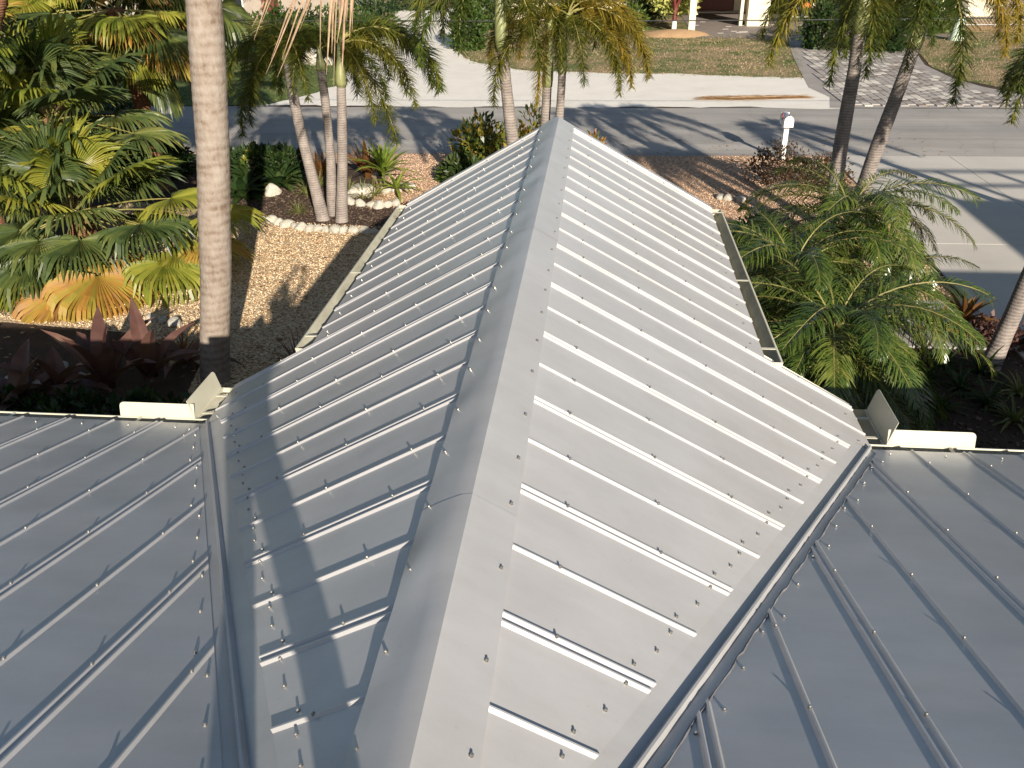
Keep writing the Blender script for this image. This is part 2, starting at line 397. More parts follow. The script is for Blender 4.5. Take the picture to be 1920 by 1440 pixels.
# screws: the 300 nearest are single pieces, the rest are one joined part
sm = MB(); sm.tube([(0, 0, -.002), (0, 0, .002)], .0068, 8); sm.tube([(0, 0, .0025), (0, 0, .0045)], .0052, 8); sm.tube([(0, 0, .0045), (0, 0, .0085)], .0044, 6)
smesh = sm.mesh('screw'); smesh.materials.append(MT['screw'])
def visible(p):
    d = p - CAM; z = d.dot(CF)
    if z < .3: return False
    return abs(d.dot(CR)/z)*FOC < 1000 and abs(d.dot(CU)/z)*FOC < 760
SCREWS = sorted([s for s in SCREWS if visible(s[0])], key=lambda s: (s[0]-CAM).length)
rest = MB()
for i, (p, n_) in enumerate(SCREWS):
    q = n_.to_track_quat('Z', 'Y')
    if i < 300:
        o = link('screw', smesh, None, house, p); o.rotation_mode = 'QUATERNION'; o.rotation_quaternion = q
    else:
        rest.add([p + q @ Vector(v) for v in sm.v], sm.f)
if rest.v: tag(rest.obj('screw_rows', MT['screw'], house), kind='stuff')
# right-hand block of the house, outside the picture: it shades the driveway
blk = empty('garage_block', (0, 0, 0), 'two-storey garage block with a railed roof deck beside the driveway', 'building')
b = MB(); b.box((12.7, -4, 0), (19.5, 4.6, 5.2)); b.obj('wall', MT['stucco'], blk)
b = MB(); b.box((9.35, -2.5, 0), (12.69, 4.55, 3.60)); b.obj('porch', MT['stucco'], blk)
for x in np.arange(12.75, 19.5, 1.2):
    b = MB(); b.box((x, 4.45, 5.19), (x+.12, 4.57, 6.1)); b.obj('railing_post', MT['gutter'], blk)
for z in (5.6, 6.06): b = MB(); b.box((12.7, 4.48, z), (19.5, 4.54, z+.09)); b.obj('railing', MT['gutter'], blk)
# ------------------------------------------------------------------ ground
def ground_mat(name, cols, s1, s2, bs, rough=.9, bscale=60, bdist=.02):
    m, n, p = mat_new(name)
    f = n.nodes.new('ShaderNodeMath'); f.operation = 'MULTIPLY_ADD'; n.links.new(noise(n, s1, 6, .65), f.inputs[0]); f.inputs[1].default_value = .6
    g = n.nodes.new('ShaderNodeMath'); g.operation = 'MULTIPLY'; n.links.new(noise(n, s2, 5, .7), g.inputs[0]); g.inputs[1].default_value = .4
    n.links.new(g.outputs[0], f.inputs[2]); n.links.new(ramp(n, f.outputs[0], cols), p.inputs['Base Color'])
    p.inputs['Roughness'].default_value = rough; p.inputs['Specular IOR Level'].default_value = .25
    bump(n, p, noise(n, bscale, 5, .7), bs, bdist); return m
def cell_mat(name, cols, scale, bs, bdist=.02, jitter=.35):
    """pebbly surface: every voronoi cell its own tone, rounded by bump"""
    m, n, p = mat_new(name)
    tc = n.nodes.new('ShaderNodeTexCoord'); v = n.nodes.new('ShaderNodeTexVoronoi'); v.inputs['Scale'].default_value = scale; n.links.new(tc.outputs['Object'], v.inputs['Vector'])
    sp = n.nodes.new('ShaderNodeSeparateColor'); n.links.new(v.outputs['Color'], sp.inputs[0])
    a = n.nodes.new('ShaderNodeMath'); a.operation = 'MULTIPLY_ADD'; n.links.new(sp.outputs[0], a.inputs[0]); a.inputs[1].default_value = .75
    g = n.nodes.new('ShaderNodeMath'); g.operation = 'MULTIPLY'; n.links.new(noise(n, 1.1, 4), g.inputs[0]); g.inputs[1].default_value = .3; n.links.new(g.outputs[0], a.inputs[2])
    n.links.new(ramp(n, a.outputs[0], cols), p.inputs['Base Color']); p.inputs['Roughness'].default_value = .85; p.inputs['Specular IOR Level'].default_value = .3
    iv = n.nodes.new('ShaderNodeMath'); iv.operation = 'SUBTRACT'; iv.inputs[0].default_value = 1; n.links.new(v.outputs['Distance'], iv.inputs[1])
    bump(n, p, iv.outputs[0], bs, bdist); return m
MT['soil'] = ground_mat('mulch_soil', [(.3, (.030, .020, .014)), (.55, (.075, .048, .032)), (.75, (.14, .095, .065))], 3, 45, .9, bscale=45)
MT['asphalt'] = ground_mat('weathered_asphalt', [(.3, (.29, .275, .255)), (.5, (.36, .34, .315)), (.7, (.42, .40, .37))], .5, 90, .5, bscale=130, bdist=.008)
def road_wear(m):
    n = m.node_tree; p = n.nodes['Principled BSDF']; src = p.inputs['Base Color'].links[0].from_socket
    tr = ramp(n, noise(n, 1.0, 5, .6, vec=scaled(n, (.05, 1.1, 1))), [(.38, (.78, .78, .79)), (.62, (1.06, 1.05, 1.03))])
    v = n.nodes.new('ShaderNodeTexVoronoi'); v.feature = 'DISTANCE_TO_EDGE'; v.inputs['Scale'].default_value = .55
    tc = n.nodes.new('ShaderNodeTexCoord'); add = n.nodes.new('ShaderNodeMixRGB'); add.blend_type = 'ADD'; add.inputs[0].default_value = .55
    nz = n.nodes.new('ShaderNodeTexNoise'); nz.inputs['Scale'].default_value = 1.6; nz.inputs['Detail'].default_value = 5; n.links.new(tc.outputs['Object'], nz.inputs['Vector'])
    n.links.new(tc.outputs['Object'], add.inputs[1]); n.links.new(nz.outputs['Color'], add.inputs[2]); n.links.new(add.outputs[0], v.inputs['Vector'])
    ck = ramp(n, v.outputs['Distance'], [(.002, (.80, .79, .78)), (.008, (1, 1, 1))])
    n.links.new(mix(n, 1, mix(n, 1, src, tr, 'MULTIPLY'), ck, 'MULTIPLY'), p.inputs['Base Color'])
road_wear(MT['asphalt'])
MT['shell'] = ground_mat('crushed_shell', [(.3, (.66, .62, .545)), (.5, (.76, .72, .64)), (.7, (.82, .78, .71))], .7, 60, .7, bscale=70, bdist=.015)
MT['concrete'] = ground_mat('driveway_concrete', [(.3, (.42, .40, .355)), (.5, (.50, .47, .42)), (.7, (.56, .525, .475))], .6, 60, .25, bscale=140, bdist=.004)
MT['path'] = ground_mat('path_concrete', [(.3, (.28, .26, .25)), (.6, (.36, .34, .32))], .8, 60, .25, bscale=140, bdist=.004)
MT['drygrass'] = ground_mat('dry_lawn', [(.43, (.09, .125, .032)), (.48, (.19, .175, .075)), (.53, (.33, .235, .135)), (.66, (.42, .30, .19))], .5, 9, 1, bscale=40, bdist=.03)
MT['lawn'] = ground_mat('green_lawn', [(.3, (.05, .085, .02)), (.5, (.095, .13, .035)), (.72, (.19, .18, .07))], .8, 16, 1, bscale=40, bdist=.03)
MT['gravel'] = cell_mat('tan_gravel', [(.1, (.16, .09, .045)), (.35, (.42, .28, .15)), (.6, (.58, .43, .26)), (.9, (.70, .58, .40))], 34, 1, .02)
MT['verge_gravel'] = cell_mat('pink_gravel', [(.1, (.16, .085, .05)), (.35, (.40, .24, .14)), (.6, (.54, .36, .23)), (.9, (.66, .50, .36))], 34, 1, .02)
def struct(name, pts, z, m): return poly_sheet(name, pts, z, m)
struct('ground', [(-400, -400), (400, -400), (400, 800), (-400, 800)], 0, MT['soil'])
struct('field', [(-400, 46), (400, 46), (400, 800), (-400, 800)], .004, MT['drygrass'])
struct('road', rough_edge([(-90, 21.5), (90, 21.2), (90, 27.3), (-90, 27.6)], .05, .5, 3), .012, MT['asphalt'])
shell_poly = rough_edge([(-11.3, 27.58), (7.9, 27.4), (8.2, 28.7), (7.9, 31.2), (8.0, 32.9), (2.6, 34.0), (-2.3, 34.7), (-4.7, 36.8), (-6.4, 40.6), (-7.6, 48), (-8.6, 62), (-13.5, 62), (-11.9, 48), (-10.1, 37), (-9.3, 31.5), (-9.9, 29.4)], .13, .4, 5)
struct('shell_verge', shell_poly, .020, MT['shell'])
lawn_poly = [(-5.0, 36.5), (-2.5, 34.3), (2.6, 33.7), (7.7, 32.6), (8.8, 38.5), (9.3, 43.5), (7.5, 45.8), (4.5, 46.2), (2, 47.5), (-3, 52), (-8.2, 60), (-7.4, 48), (-6.2, 40)]
struct('lawn', lawn_poly, .010, MT['drygrass'])
lawn_left = rough_edge([(-34, 27.75), (-10.6, 27.66), (-9.7, 29.6), (-9.2, 31.6), (-10.0, 37.3), (-34, 38)], .12, .4, 9)
struct('lawn', lawn_left, .024, MT['lawn'])
lawn_right = [(15.3, 27.7), (60, 27.7), (60, 60), (20, 60), (14.4, 46), (13.9, 39.6), (13.1, 35.5), (13.3, 32.4)]
struct('lawn', lawn_right, .010, MT['drygrass'])
gravel_poly = [(-9.8, 10.9), (-6.2, 10.5), (-4.9, 9.6), (-4.4, 7.2), (-1.0, 7.2), (-1.0, 15.6), (-3.6, 15.35), (-4.4, 15.2), (-5.4, 15.4), (-6.2, 15.7), (-7.0, 16.2), (-9.8, 17)]
struct('gravel_bed', gravel_poly, .008, MT['gravel'])
verge_poly = rough_edge([(-4.3, 16.6), (-3.4, 17.4), (-1.5, 15.8), (1.6, 15.4), (4.2, 15.6), (6.08, 15.6), (6.08, 21.5), (-12, 21.62), (-12, 20.6), (-5.2, 20.3), (-4.6, 18.5)], .08, .4, 11)
struct('gravel_verge', verge_poly, .008, MT['verge_gravel'])
struct('gravel_strip', [(4.6, 12.4), (6.05, 12.4), (6.05, 15.6), (4.3, 15.6)], .006, MT['verge_gravel'])
# driveway slabs with open joints, and the front path
drive = empty('driveway'); drive['kind'] = 'structure'
for x0, x1 in ((6.10, 8.895), (8.91, 13.6)):
    for y0, y1 in ((4.7, 9.2), (9.215, 15.0), (15.015, 21.42)):
        b = MB(); b.box((x0, y0, -.05), (x1, y1, .028)); b.obj('slab', MT['concrete'], drive)
path = empty('front_path'); path['kind'] = 'structure'
for x0, x1 in ((3.2, 4.55), (4.565, 6.08)): b = MB(); b.box((x0, 10.75, -.05), (x1, 12.36, .03)); b.obj('slab', MT['path'], path)
# paver driveway across the street: concrete band at the rim, running bond inside, one in four pavers white
pv = empty('paver_driveway'); pv['kind'] = 'structure'
pav_poly = [(8.0, 27.75), (14.3, 27.75), (13.0, 30.0), (12.45, 32.6), (12.5, 36), (13.2, 39.5), (13.6, 43), (11.8, 43.5), (9.5, 41.5), (8.9, 38), (8.35, 33.5), (8.1, 30.4)]
rim_poly = [(7.45, 27.42), (15.6, 27.38), (14.2, 29.2), (13.3, 31.2), (12.95, 33.0), (13.0, 36), (13.75, 39.5), (14.2, 46), (11, 46), (9.2, 43.5), (8.45, 38.5), (7.85, 33.5), (7.55, 31), (7.85, 29.2)]
MT['paver_grey'] = simple('grey_paver', [(.3, (.26, .235, .21)), (.7, (.35, .32, .29))], 1.3, .85, .3, 60)
MT['paver_dark'] = simple('brown_paver', [(.3, (.19, .155, .135)), (.7, (.25, .21, .18))], 1.3, .85, .3, 60)
MT['paver_white'] = simple('white_paver', [(.3, (.50, .46, .40)), (.7, (.58, .54, .47))], 1.3, .85, .3, 60)
o = poly_sheet('rim', rim_poly, .025, MT['paver_grey'], None); o.parent = pv
pm = {}
for k in ('paver_grey', 'paver_dark', 'paver_white'):
    b = MB(); hx, hy = .128, .196
    b.add([(-hx, -hy, 0), (hx, -hy, 0), (hx, hy, 0), (-hx, hy, 0), (-hx+.008, -hy+.008, .032), (hx-.008, -hy+.008, .032), (hx-.008, hy-.008, .032), (-hx+.008, hy-.008, .032)], [(4, 5, 6, 7), (0, 1, 5, 4), (1, 2, 6, 5), (2, 3, 7, 6), (3, 0, 4, 7)])
    pm[k] = (b.mesh('paver'), b); pm[k][0].materials.append(MT[k])
spots = []
for j in range(42):
    for i in range(32):
        x = 7.6 + i*.268; y = 27.85 + j*.404 + (i % 2)*.202
        if bool(inside(pav_poly, np.array([x]), np.array([y]))[0]): spots.append((x, y))
spots.sort(key=lambda s: s[1]); rr = random.Random(4); joined = {k: MB() for k in pm}
for i, (x, y) in enumerate(spots):
    k = 'paver_white' if rr.random() < .2 else ('paver_dark' if rr.random() < .22 else 'paver_grey'); z = .018 + rr.uniform(-.003, .003)
    if i < 300: o = link('paver', pm[k][0], None, pv, (x, y, z))
    else: joined[k].add([(v[0]+x, v[1]+y, v[2]+z) for v in pm[k][1].v], pm[k][1].f)
for k in joined: tag(joined[k].obj('paver_field', MT[k], pv), kind='stuff')
# loose stones on the gravel, mulch chips and grass: uncountable
OCT = np.array([(1, 0, 0), (-1, 0, 0), (0, 1, 0), (0, -1, 0), (0, 0, 1), (0, 0, -1)], float)
OF = np.array([(0, 2, 4), (2, 1, 4), (1, 3, 4), (3, 0, 4), (2, 0, 5), (1, 2, 5), (3, 1, 5), (0, 3, 5)])
def scatter(name, poly, n, sx, sz, z0, mat, label, cat):
    xs = [p[0] for p in poly]; ys = [p[1] for p in poly]
    x = RNG.uniform(min(xs), max(xs), n*3); y = RNG.uniform(min(ys), max(ys), n*3)
    k = inside(poly, x, y); x, y = x[k][:n], y[k][:n]; n = len(x)
    s = RNG.uniform(.6, 1.3, (n, 1, 1))*np.stack([RNG.uniform(*sx, n), RNG.uniform(*sx, n)*.75, RNG.uniform(*sz, n)], 1)[:, None, :]
    a = RNG.uniform(0, 6.28, n); ca, sa = np.cos(a)[:, None], np.sin(a)[:, None]
    L = OCT[None]*s; L = L + RNG.normal(0, .0016, L.shape)
    V = np.stack([L[..., 0]*ca - L[..., 1]*sa + x[:, None], L[..., 0]*sa + L[..., 1]*ca + y[:, None], L[..., 2] + z0], -1).reshape(-1, 3)
    F = (OF[None] + (np.arange(n)*6)[:, None, None]).reshape(-1, 3)
    return tag(link(name, np_mesh(name, V, F), mat, smooth=True), label, cat, kind='stuff')
def island_mat(name, cols, rough=.8):
    m, n, p = mat_new(name); g = n.nodes.new('ShaderNodeNewGeometry'); n.links.new(ramp(n, g.outputs['Random Per Island'], cols), p.inputs['Base Color'])
    p.inputs['Roughness'].default_value = rough; return m
MT['pebble'] = island_mat('tan_pebbles', [(.0, (.20, .11, .055)), (.25, (.45, .29, .15)), (.6, (.62, .47, .29)), (1, (.74, .63, .46))])
MT['pebble_pink'] = island_mat('pink_pebbles', [(.0, (.20, .10, .06)), (.25, (.42, .25, .15)), (.6, (.56, .38, .25)), (1, (.70, .56, .42))])
MT['chip'] = island_mat('mulch_chips', [(.0, (.02, .012, .008)), (.5, (.07, .042, .028)), (.85, (.14, .09, .06)), (1, (.26, .19, .14))], .9)
scatter('loose_gravel', [(-9.5, 11), (-6.2, 10.5), (-4.9, 9.6), (-4.4, 7.3), (-1.4, 7.3), (-1.4, 15.2), (-9.5, 16.2)], 30000, (.012, .024), (.008, .014), .012, MT['pebble'], 'tan river gravel spread between the rock border and the house', 'gravel')
scatter('loose_gravel', [(-4.3, 16.8), (6, 15.6), (6, 21.3), (-4.6, 21.3)], 20000, (.013, .026), (.008, .014), .012, MT['pebble_pink'], 'pinkish gravel strip along the near edge of the road', 'gravel')
scatter('loose_gravel', [(4.4, 12.5), (6.0, 12.5), (6.0, 15.5), (4.3, 15.5)], 3000, (.015, .03), (.008, .016), .012, MT['pebble_pink'], 'gravel in the corner between driveway and front path', 'gravel')
scatter('mulch_chips', [(-7, 15.9), (-5.4, 15.5), (-4.4, 15.4), (-3.2, 15.5), (-3.2, 16.9), (-4.4, 16.8), (-5, 18), (-9, 18.5)], 5000, (.012, .04), (.004, .008), .006, MT['chip'], 'dark bark mulch around the triple palm inside the rock border', 'mulch')
scatter('mulch_chips', [(2.2, 6), (6.4, 5), (6.4, 10.6), (4, 10.6), (3, 15), (1.7, 15)], 6000, (.012, .04), (.004, .008), .006, MT['chip'], 'dark mulch in the shaded bed beside the wing', 'mulch')
MT['litter'] = island_mat('leaf_litter', [(.0, (.10, .05, .02)), (.5, (.26, .15, .07)), (1, (.45, .32, .18))], .85)
scatter('leaf_litter', [(-9.5, 9), (-1.6, 7.5), (-1.6, 15.2), (-9.5, 16.2)], 420, (.02, .06), (.003, .006), .03, MT['litter'], 'dry leaf litter strewn over the tan gravel and the mulch', 'litter')
scatter('leaf_litter', [(-10, 21.6), (9, 21.4), (9, 23.4), (-10, 23)], 240, (.02, .05), (.003, .006), .02, MT['litter'], 'dry leaf litter drifted along the near lane of the road', 'litter')
def grass(name, polys, n, h, mat, label, maxy=60):
    Vs = []; 
    for poly in polys:
        xs = [p[0] for p in poly]; ys = [p[1] for p in poly]; x = RNG.uniform(max(min(xs), -22), min(max(xs), 26), n*3); y = RNG.uniform(min(ys), min(max(ys), maxy), n*3)
        k = inside(poly, x, y); x, y = x[k][:n], y[k][:n]; m_ = len(x)
        a = RNG.uniform(0, 6.28, m_); hh = RNG.uniform(.4, 1, m_)*h; ww = RNG.uniform(.012, .03, m_); lx = RNG.normal(0, .6, m_)*hh; ly = RNG.normal(0, .6, m_)*hh
        V = np.stack([np.stack([x-np.cos(a)*ww, y-np.sin(a)*ww, np.zeros(m_)+.008], -1), np.stack([x+np.cos(a)*ww, y+np.sin(a)*ww, np.zeros(m_)+.008], -1), np.stack([x+lx, y+ly, hh], -1)], 1); Vs.append(V.reshape(-1, 3))
    V = np.concatenate(Vs); F = np.arange(len(V)).reshape(-1, 3)
    return tag(link(name, np_mesh(name, V, F), mat), label, 'grass', kind='stuff')
MT['blade_dry'] = leafy('dry_grass_blades', [(.40, (.06, .105, .022)), (.50, (.16, .165, .06)), (.60, (.34, .25, .145)), (.85, (.46, .34, .21))], .8, .2, .4, False)
MT['blade_green'] = leafy('green_grass_blades', [(.1, (.035, .07, .012)), (.5, (.09, .13, .03)), (.9, (.22, .20, .08))], .8, .2, .8, False)
grass('dry_grass', [lawn_poly, lawn_right], 26000, .07, MT['blade_dry'], 'patchy brown and green grass of the lawns across the street')
grass('green_grass', [lawn_left], 26000, .08, MT['blade_green'], 'green grass of the lawn across the street beside the shell drive')
# ------------------------------------------------------------------ plants: builders
def V3(*a): return Vector(a)
UP = Vector((0, 0, 1))
def leaflet(b, p, d, L, w, side, droop, mi=0, segs=2):
    """narrow pointed blade from p along d, bending down"""
    d = d.normalized(); side = (side - d*side.dot(d)).normalized(); pts = [p]; q = p.copy(); dd = d.copy()
    for i in range(segs):
        q = q + dd*(L/segs); pts.append(q.copy()); dd = (dd + V3(0, 0, -droop)).normalized()
    vs_ = [pts[0]-side*w*.35, pts[0]+side*w*.35]
    for i in range(1, segs): vs_ += [pts[i]-side*w*.5, pts[i]+side*w*.5]
    vs_.append(pts[-1]); fs = [(2*i, 2*i+1, 2*i+3, 2*i+2) for i in range(segs-1)] + [(2*segs-2, 2*segs-1, 2*segs)]
    b.add(vs_, fs, mi)
def rachis(L, e0, e1, n=14, pw=1.1, side=0):
    p = V3(0, 0, 0); pts = [p.copy()]; ts = []; y = 0
    for i in range(n):
        t = (i+.5)/n; e = e0 + (e1-e0)*t**pw; a = side*t*t
        d = V3(math.cos(e)*math.cos(a), math.cos(e)*math.sin(a), math.sin(e)); p = p + d*(L/n); pts.append(p.copy()); ts.append(d)
    ts.append(ts[-1]); return pts, ts
def frond_plume(seed, L=2.0, e0=.9, e1=-1.35, nl=330, ll=.30, lw=.022, bare=.1):
    r = random.Random(seed); b = MB(); pts, ts = rachis(L, e0, e1, 14, .62, r.uniform(-.35, .35)); n = len(pts)-1
    b.tube(pts, [.016*(1-i/n)+.003 for i in range(n+1)], 5, False, 1)
    for i in range(nl):
        t = bare + (1-bare)*r.random(); k = min(n-1, int(t*n)); f = t*n-k; p = pts[k].lerp(pts[k+1], f); d = ts[k].lerp(ts[min(k+1, n)], f).normalized()
        a = r.uniform(0, 6.283); s1 = d.cross(UP).normalized() if abs(d.z) < .98 else V3(0, 1, 0); s2 = d.cross(s1)
        o = s1*math.cos(a)*1.25 + s2*math.sin(a)*.8
        sh = math.sin(min(1, (t-bare)/(1-bare)+.12)*math.pi*.93)**.5
        leaflet(b, p, d*.55 + o*r.uniform(.8, 1.2), ll*sh*r.uniform(.55, 1.2), lw*r.uniform(.8, 1.2), d.cross(o) if r.random() < .6 else UP.cross(o)+V3(.01, 0, 0), r.uniform(.1, .45))
    return b
def frond_pinnate(seed, L=1.3, e0=.95, e1=-.9, nl=52, ll=.24, lw=.013, bare=.15, vee=.5, hang=.35, pw=1.0):
    r = random.Random(seed); b = MB(); pts, ts = rachis(L, e0, e1, 12, pw, r.uniform(-.5, .5)); n = len(pts)-1
    b.tube(pts, [.009*(1-i/n)+.002 for i in range(n+1)], 4, False, 1)
    for i in range(nl):
        t = bare + (1-bare)*(i+.5)/nl; k = min(n-1, int(t*n)); f = t*n-k; p = pts[k].lerp(pts[k+1], f); d = ts[k].lerp(ts[min(k+1, n)], f).normalized()
        s1 = d.cross(UP).normalized(); s2 = s1.cross(d).normalized()
        sh = math.sin(min(1, (t-bare)/(1-bare)*.9+.1)*math.pi)**.45
        for sg in (1, -1):
            o = s1*sg + s2*vee*r.uniform(-.4, 1.7) + d*(.6+.8*t)*r.uniform(.7, 1.3)
            leaflet(b, p, o, ll*sh*r.uniform(.85, 1.1), lw, d, hang*r.uniform(.6, 1.3), 0, 3)
    return b
def fan_leaf(seed, hub0, axis, petL, R, nseg=36, spread=2.2, droop=.55, split=.55, fold=.35):
    R = R*1.38
    """one palmate leaf: petiole from the crown, pleated disc, loose hanging tips; all in world directions about its own origin"""
    r = random.Random(seed); b = MB(); axis = axis.normalized(); side = axis.cross(UP)
    side = side.normalized() if side.length > .05 else V3(1, 0, 0); nrm = side.cross(axis).normalized()
    if nrm.z < 0: nrm = -nrm
    pts = [hub0*0 + axis*(petL*i/5) + UP*(-.12*petL*(i/5)**2 + .12*petL*(i/5)) for i in range(6)]
    b.tube(pts, [.016-.0015*i for i in range(6)], 5, False, 1)
    hub = pts[-1]; da = 2*spread/nseg
    for i in range(nseg):
        a = -spread + da*(i+.5); Rr = R*(1-.22*(abs(a)/spread)**2)*r.uniform(.93, 1.04); j = r.uniform(-.05, .05)
        def pt(ang, t, lift=0.0):
            d0 = axis*math.cos(ang) + side*math.sin(ang); p = hub.copy(); k = 6; g = 0
            d = d0.copy()
            for q in range(k):
                if q/k >= t: break
                st = min(1/k, t-q/k); tt = q/k
                dd = (d0 + V3(0, 0, -1)*droop*((max(0, tt-.3)/.7)**1.4*.9 + (1.7 if tt > .6 else 0)*(.6+.4*math.sin(i*1.7))) - nrm*fold*tt*.3*abs(math.sin(ang))).normalized()
                p = p + dd*Rr*st
            return p + nrm*lift
        lv = [.03, .25, .40, split+.02, .62, .72, .86]
        vs_ = []
        for t in lv:
            wdt = da*.5 if t <= split else da*.5*max(.12, (1-(t-split)/(1-split))**.7*.8)
            cr = .03*R*min(1, t*2)
            vs_ += [pt(a-wdt, t, 0), pt(a+j*(t > split), t, cr), pt(a+wdt, t, 0)]
        vs_.append(pt(a+j, 1.0)); m_ = len(lv)
        fs = []
        for q in range(m_-1): fs += [(3*q, 3*q+1, 3*q+4, 3*q+3), (3*q+1, 3*q+2, 3*q+5, 3*q+4)]
        fs += [(3*m_-3, 3*m_-2, 3*m_), (3*m_-2, 3*m_-1, 3*m_)]
        b.add(vs_, fs, 0)
    return b
def strap_rosette(seed, n, L, wd, e=(.2, 1.3), arch=.35, segs=4, fold=.25, shape=.5):
    """rosette of strap leaves; returns one MB for each leaf"""
    r = random.Random(seed); out = []
    for i in range(n):
        b = MB(); a = i*2.39996 + r.uniform(-.3, .3); el = e[0] + (e[1]-e[0])*((i+.5)/n) + r.uniform(-.1, .1); Ls = L*r.uniform(.75, 1.1)
        d = V3(math.cos(a)*math.cos(el), math.sin(a)*math.cos(el), math.sin(el)); s = V3(-math.sin(a), math.cos(a), 0); p = V3(math.cos(a)*.02, math.sin(a)*.02, 0)
        rows = []; q = p.copy(); k = segs
        for j in range(k+1):
            t = j/k; ww = wd*(.45+.55*math.sin(min(1, t*1.15+.12)*math.pi)**shape) if t < 1 else .004
            up = s.cross(d).normalized()*(-1)
            up = up if up.z > 0 else -up
            rows.append((q - s*ww/2 + up*ww*fold, q.copy(), q + s*ww/2 + up*ww*fold)); q = q + d*(Ls/k); d = (d + V3(0, 0, -arch)).normalized()
        b.add([v for rw in rows for v in rw], [f for j in range(k) for f in ((3*j, 3*j+1, 3*j+4, 3*j+3), (3*j+1, 3*j+2, 3*j+5, 3*j+4))])
        out.append(b)
    return out
def shrub_leaves(seed, rx, ry, rz, n, size, lump=5, shell=.45, asp=.55):
    """leaf-sized faces spread through lumpy lobes"""
    r = np.random.default_rng(seed); cs = r.normal(0, 1, (lump, 3)); cs /= np.linalg.norm(cs, axis=1)[:, None]; cs *= r.uniform(.15, .55, (lump, 1)); cs[:, 2] = np.abs(cs[:, 2])*.9
    rs = r.uniform(.45, .62, lump); k = r.integers(0, lump, n); d = r.normal(0, 1, (n, 3)); d /= np.linalg.norm(d, axis=1)[:, None]
    p = cs[k] + d*(rs[k]*(shell+(1-shell)*r.random(n)**.4))[:, None]; p[:, 2] = np.maximum(p[:, 2], -.25) + .25
    p = p*np.array([rx, ry, rz])
    ax = d + r.normal(0, .55, (n, 3)) + np.array([0, 0, .25]); ax /= np.linalg.norm(ax, axis=1)[:, None]
    sd = np.cross(ax, r.normal(0, 1, (n, 3))); sd /= np.linalg.norm(sd, axis=1)[:, None]; s = size*r.uniform(.6, 1.3, n)[:, None]; nr = np.cross(ax, sd)
    V = np.stack([p, p+ax*s*.5+sd*s*asp*.5, p+ax*s-nr*s*.12, p+ax*s*.5-sd*s*asp*.5], 1).reshape(-1, 3)
    return V, np.arange(n*4).reshape(-1, 4)
# leaf and bark materials
MT['fox'] = [leafy('palm_green', [(.05, (.035, .065, .012)), (.4, (.09, .13, .024)), (.7, (.18, .19, .035)), (.95, (.24, .20, .04))], .42, .45),
             leafy('palm_olive', [(.05, (.05, .07, .012)), (.4, (.125, .14, .022)), (.75, (.25, .225, .035)), (.95, (.36, .28, .05))], .42, .48),
             leafy('palm_gold', [(.05, (.09, .09, .015)), (.4, (.25, .20, .03)), (.75, (.42, .30, .045)), (.95, (.50, .33, .07))], .42, .5)]
MT['rachis'] = simple('palm_rachis', [(.3, (.16, .15, .04)), (.7, (.28, .24, .08))], 4, .5)
MT['phx'] = leafy('date_palm_green', [(.05, (.022, .045, .009)), (.4, (.06, .10, .016)), (.75, (.13, .165, .03)), (.97, (.26, .25, .06))], .26, .3, spec=.7)
MT['fan'] = [leafy('fan_green', [(.05, (.03, .052, .018)), (.45, (.072, .108, .032)), (.8, (.15, .175, .045)), (.97, (.26, .25, .07))], .38, .4),
             leafy('fan_lime', [(.05, (.10, .15, .02)), (.45, (.22, .25, .035)), (.8, (.34, .33, .05)), (.97, (.42, .36, .07))], .38, .45),
             leafy('fan_dying', [(.05, (.16, .19, .03)), (.35, (.38, .30, .05)), (.6, (.45, .24, .045)), (.85, (.36, .20, .07)), (.97, (.40, .29, .15))], .55, .4)]
MT['dryfrond'] = simple('dry_frond', [(.3, (.24, .15, .09)), (.7, (.45, .32, .21))], 12, .8)
def bark_mat(name, cols, ring, bs, rough=.85, ringmix=.5):
    m, n, p = mat_new(name)
    wv = n.nodes.new('ShaderNodeTexWave'); wv.wave_type = 'BANDS'; wv.bands_direction = 'Z'; wv.inputs['Scale'].default_value = ring; wv.inputs['Distortion'].default_value = 2.5; wv.inputs['Detail'].default_value = 3; wv.inputs['Detail Scale'].default_value = 1.6
    tc = n.nodes.new('ShaderNodeTexCoord'); n.links.new(tc.outputs['Object'], wv.inputs['Vector'])
    f = noise(n, 5, 6, .7); f2 = noise(n, 26, 5, .7, vec=scaled(n, (1, 1, .25)))
    a = n.nodes.new('ShaderNodeMath'); a.operation = 'MULTIPLY_ADD'; n.links.new(wv.outputs['Fac'], a.inputs[0]); a.inputs[1].default_value = ringmix*.5; n.links.new(f, a.inputs[2])
    c = n.nodes.new('ShaderNodeMath'); c.operation = 'MULTIPLY_ADD'; n.links.new(f2, c.inputs[0]); c.inputs[1].default_value = .45; n.links.new(a.outputs[0], c.inputs[2])
    d = n.nodes.new('ShaderNodeMath'); d.operation = 'SUBTRACT'; n.links.new(c.outputs[0], d.inputs[0]); d.inputs[1].default_value = .3
    n.links.new(ramp(n, d.outputs[0], cols), p.inputs['Base Color']); p.inputs['Roughness'].default_value = rough; p.inputs['Specular IOR Level'].default_value = .2
    bump(n, p, d.outputs[0], bs, .02); return m
MT['bark_grey'] = bark_mat('ringed_grey_bark', [(.2, (.10, .085, .078)), (.5, (.21, .18, .16)), (.8, (.31, .27, .24))], 7, .5)
MT['bark_pale'] = bark_mat('pale_palm_bark', [(.26, (.15, .105, .075)), (.45, (.245, .20, .162)), (.66, (.305, .262, .222))], 3.2, .8, ringmix=.22)
MT['bark_red'] = bark_mat('fibrous_red_bark', [(.2, (.05, .025, .015)), (.5, (.16, .075, .04)), (.8, (.28, .15, .09))], 9, .9)
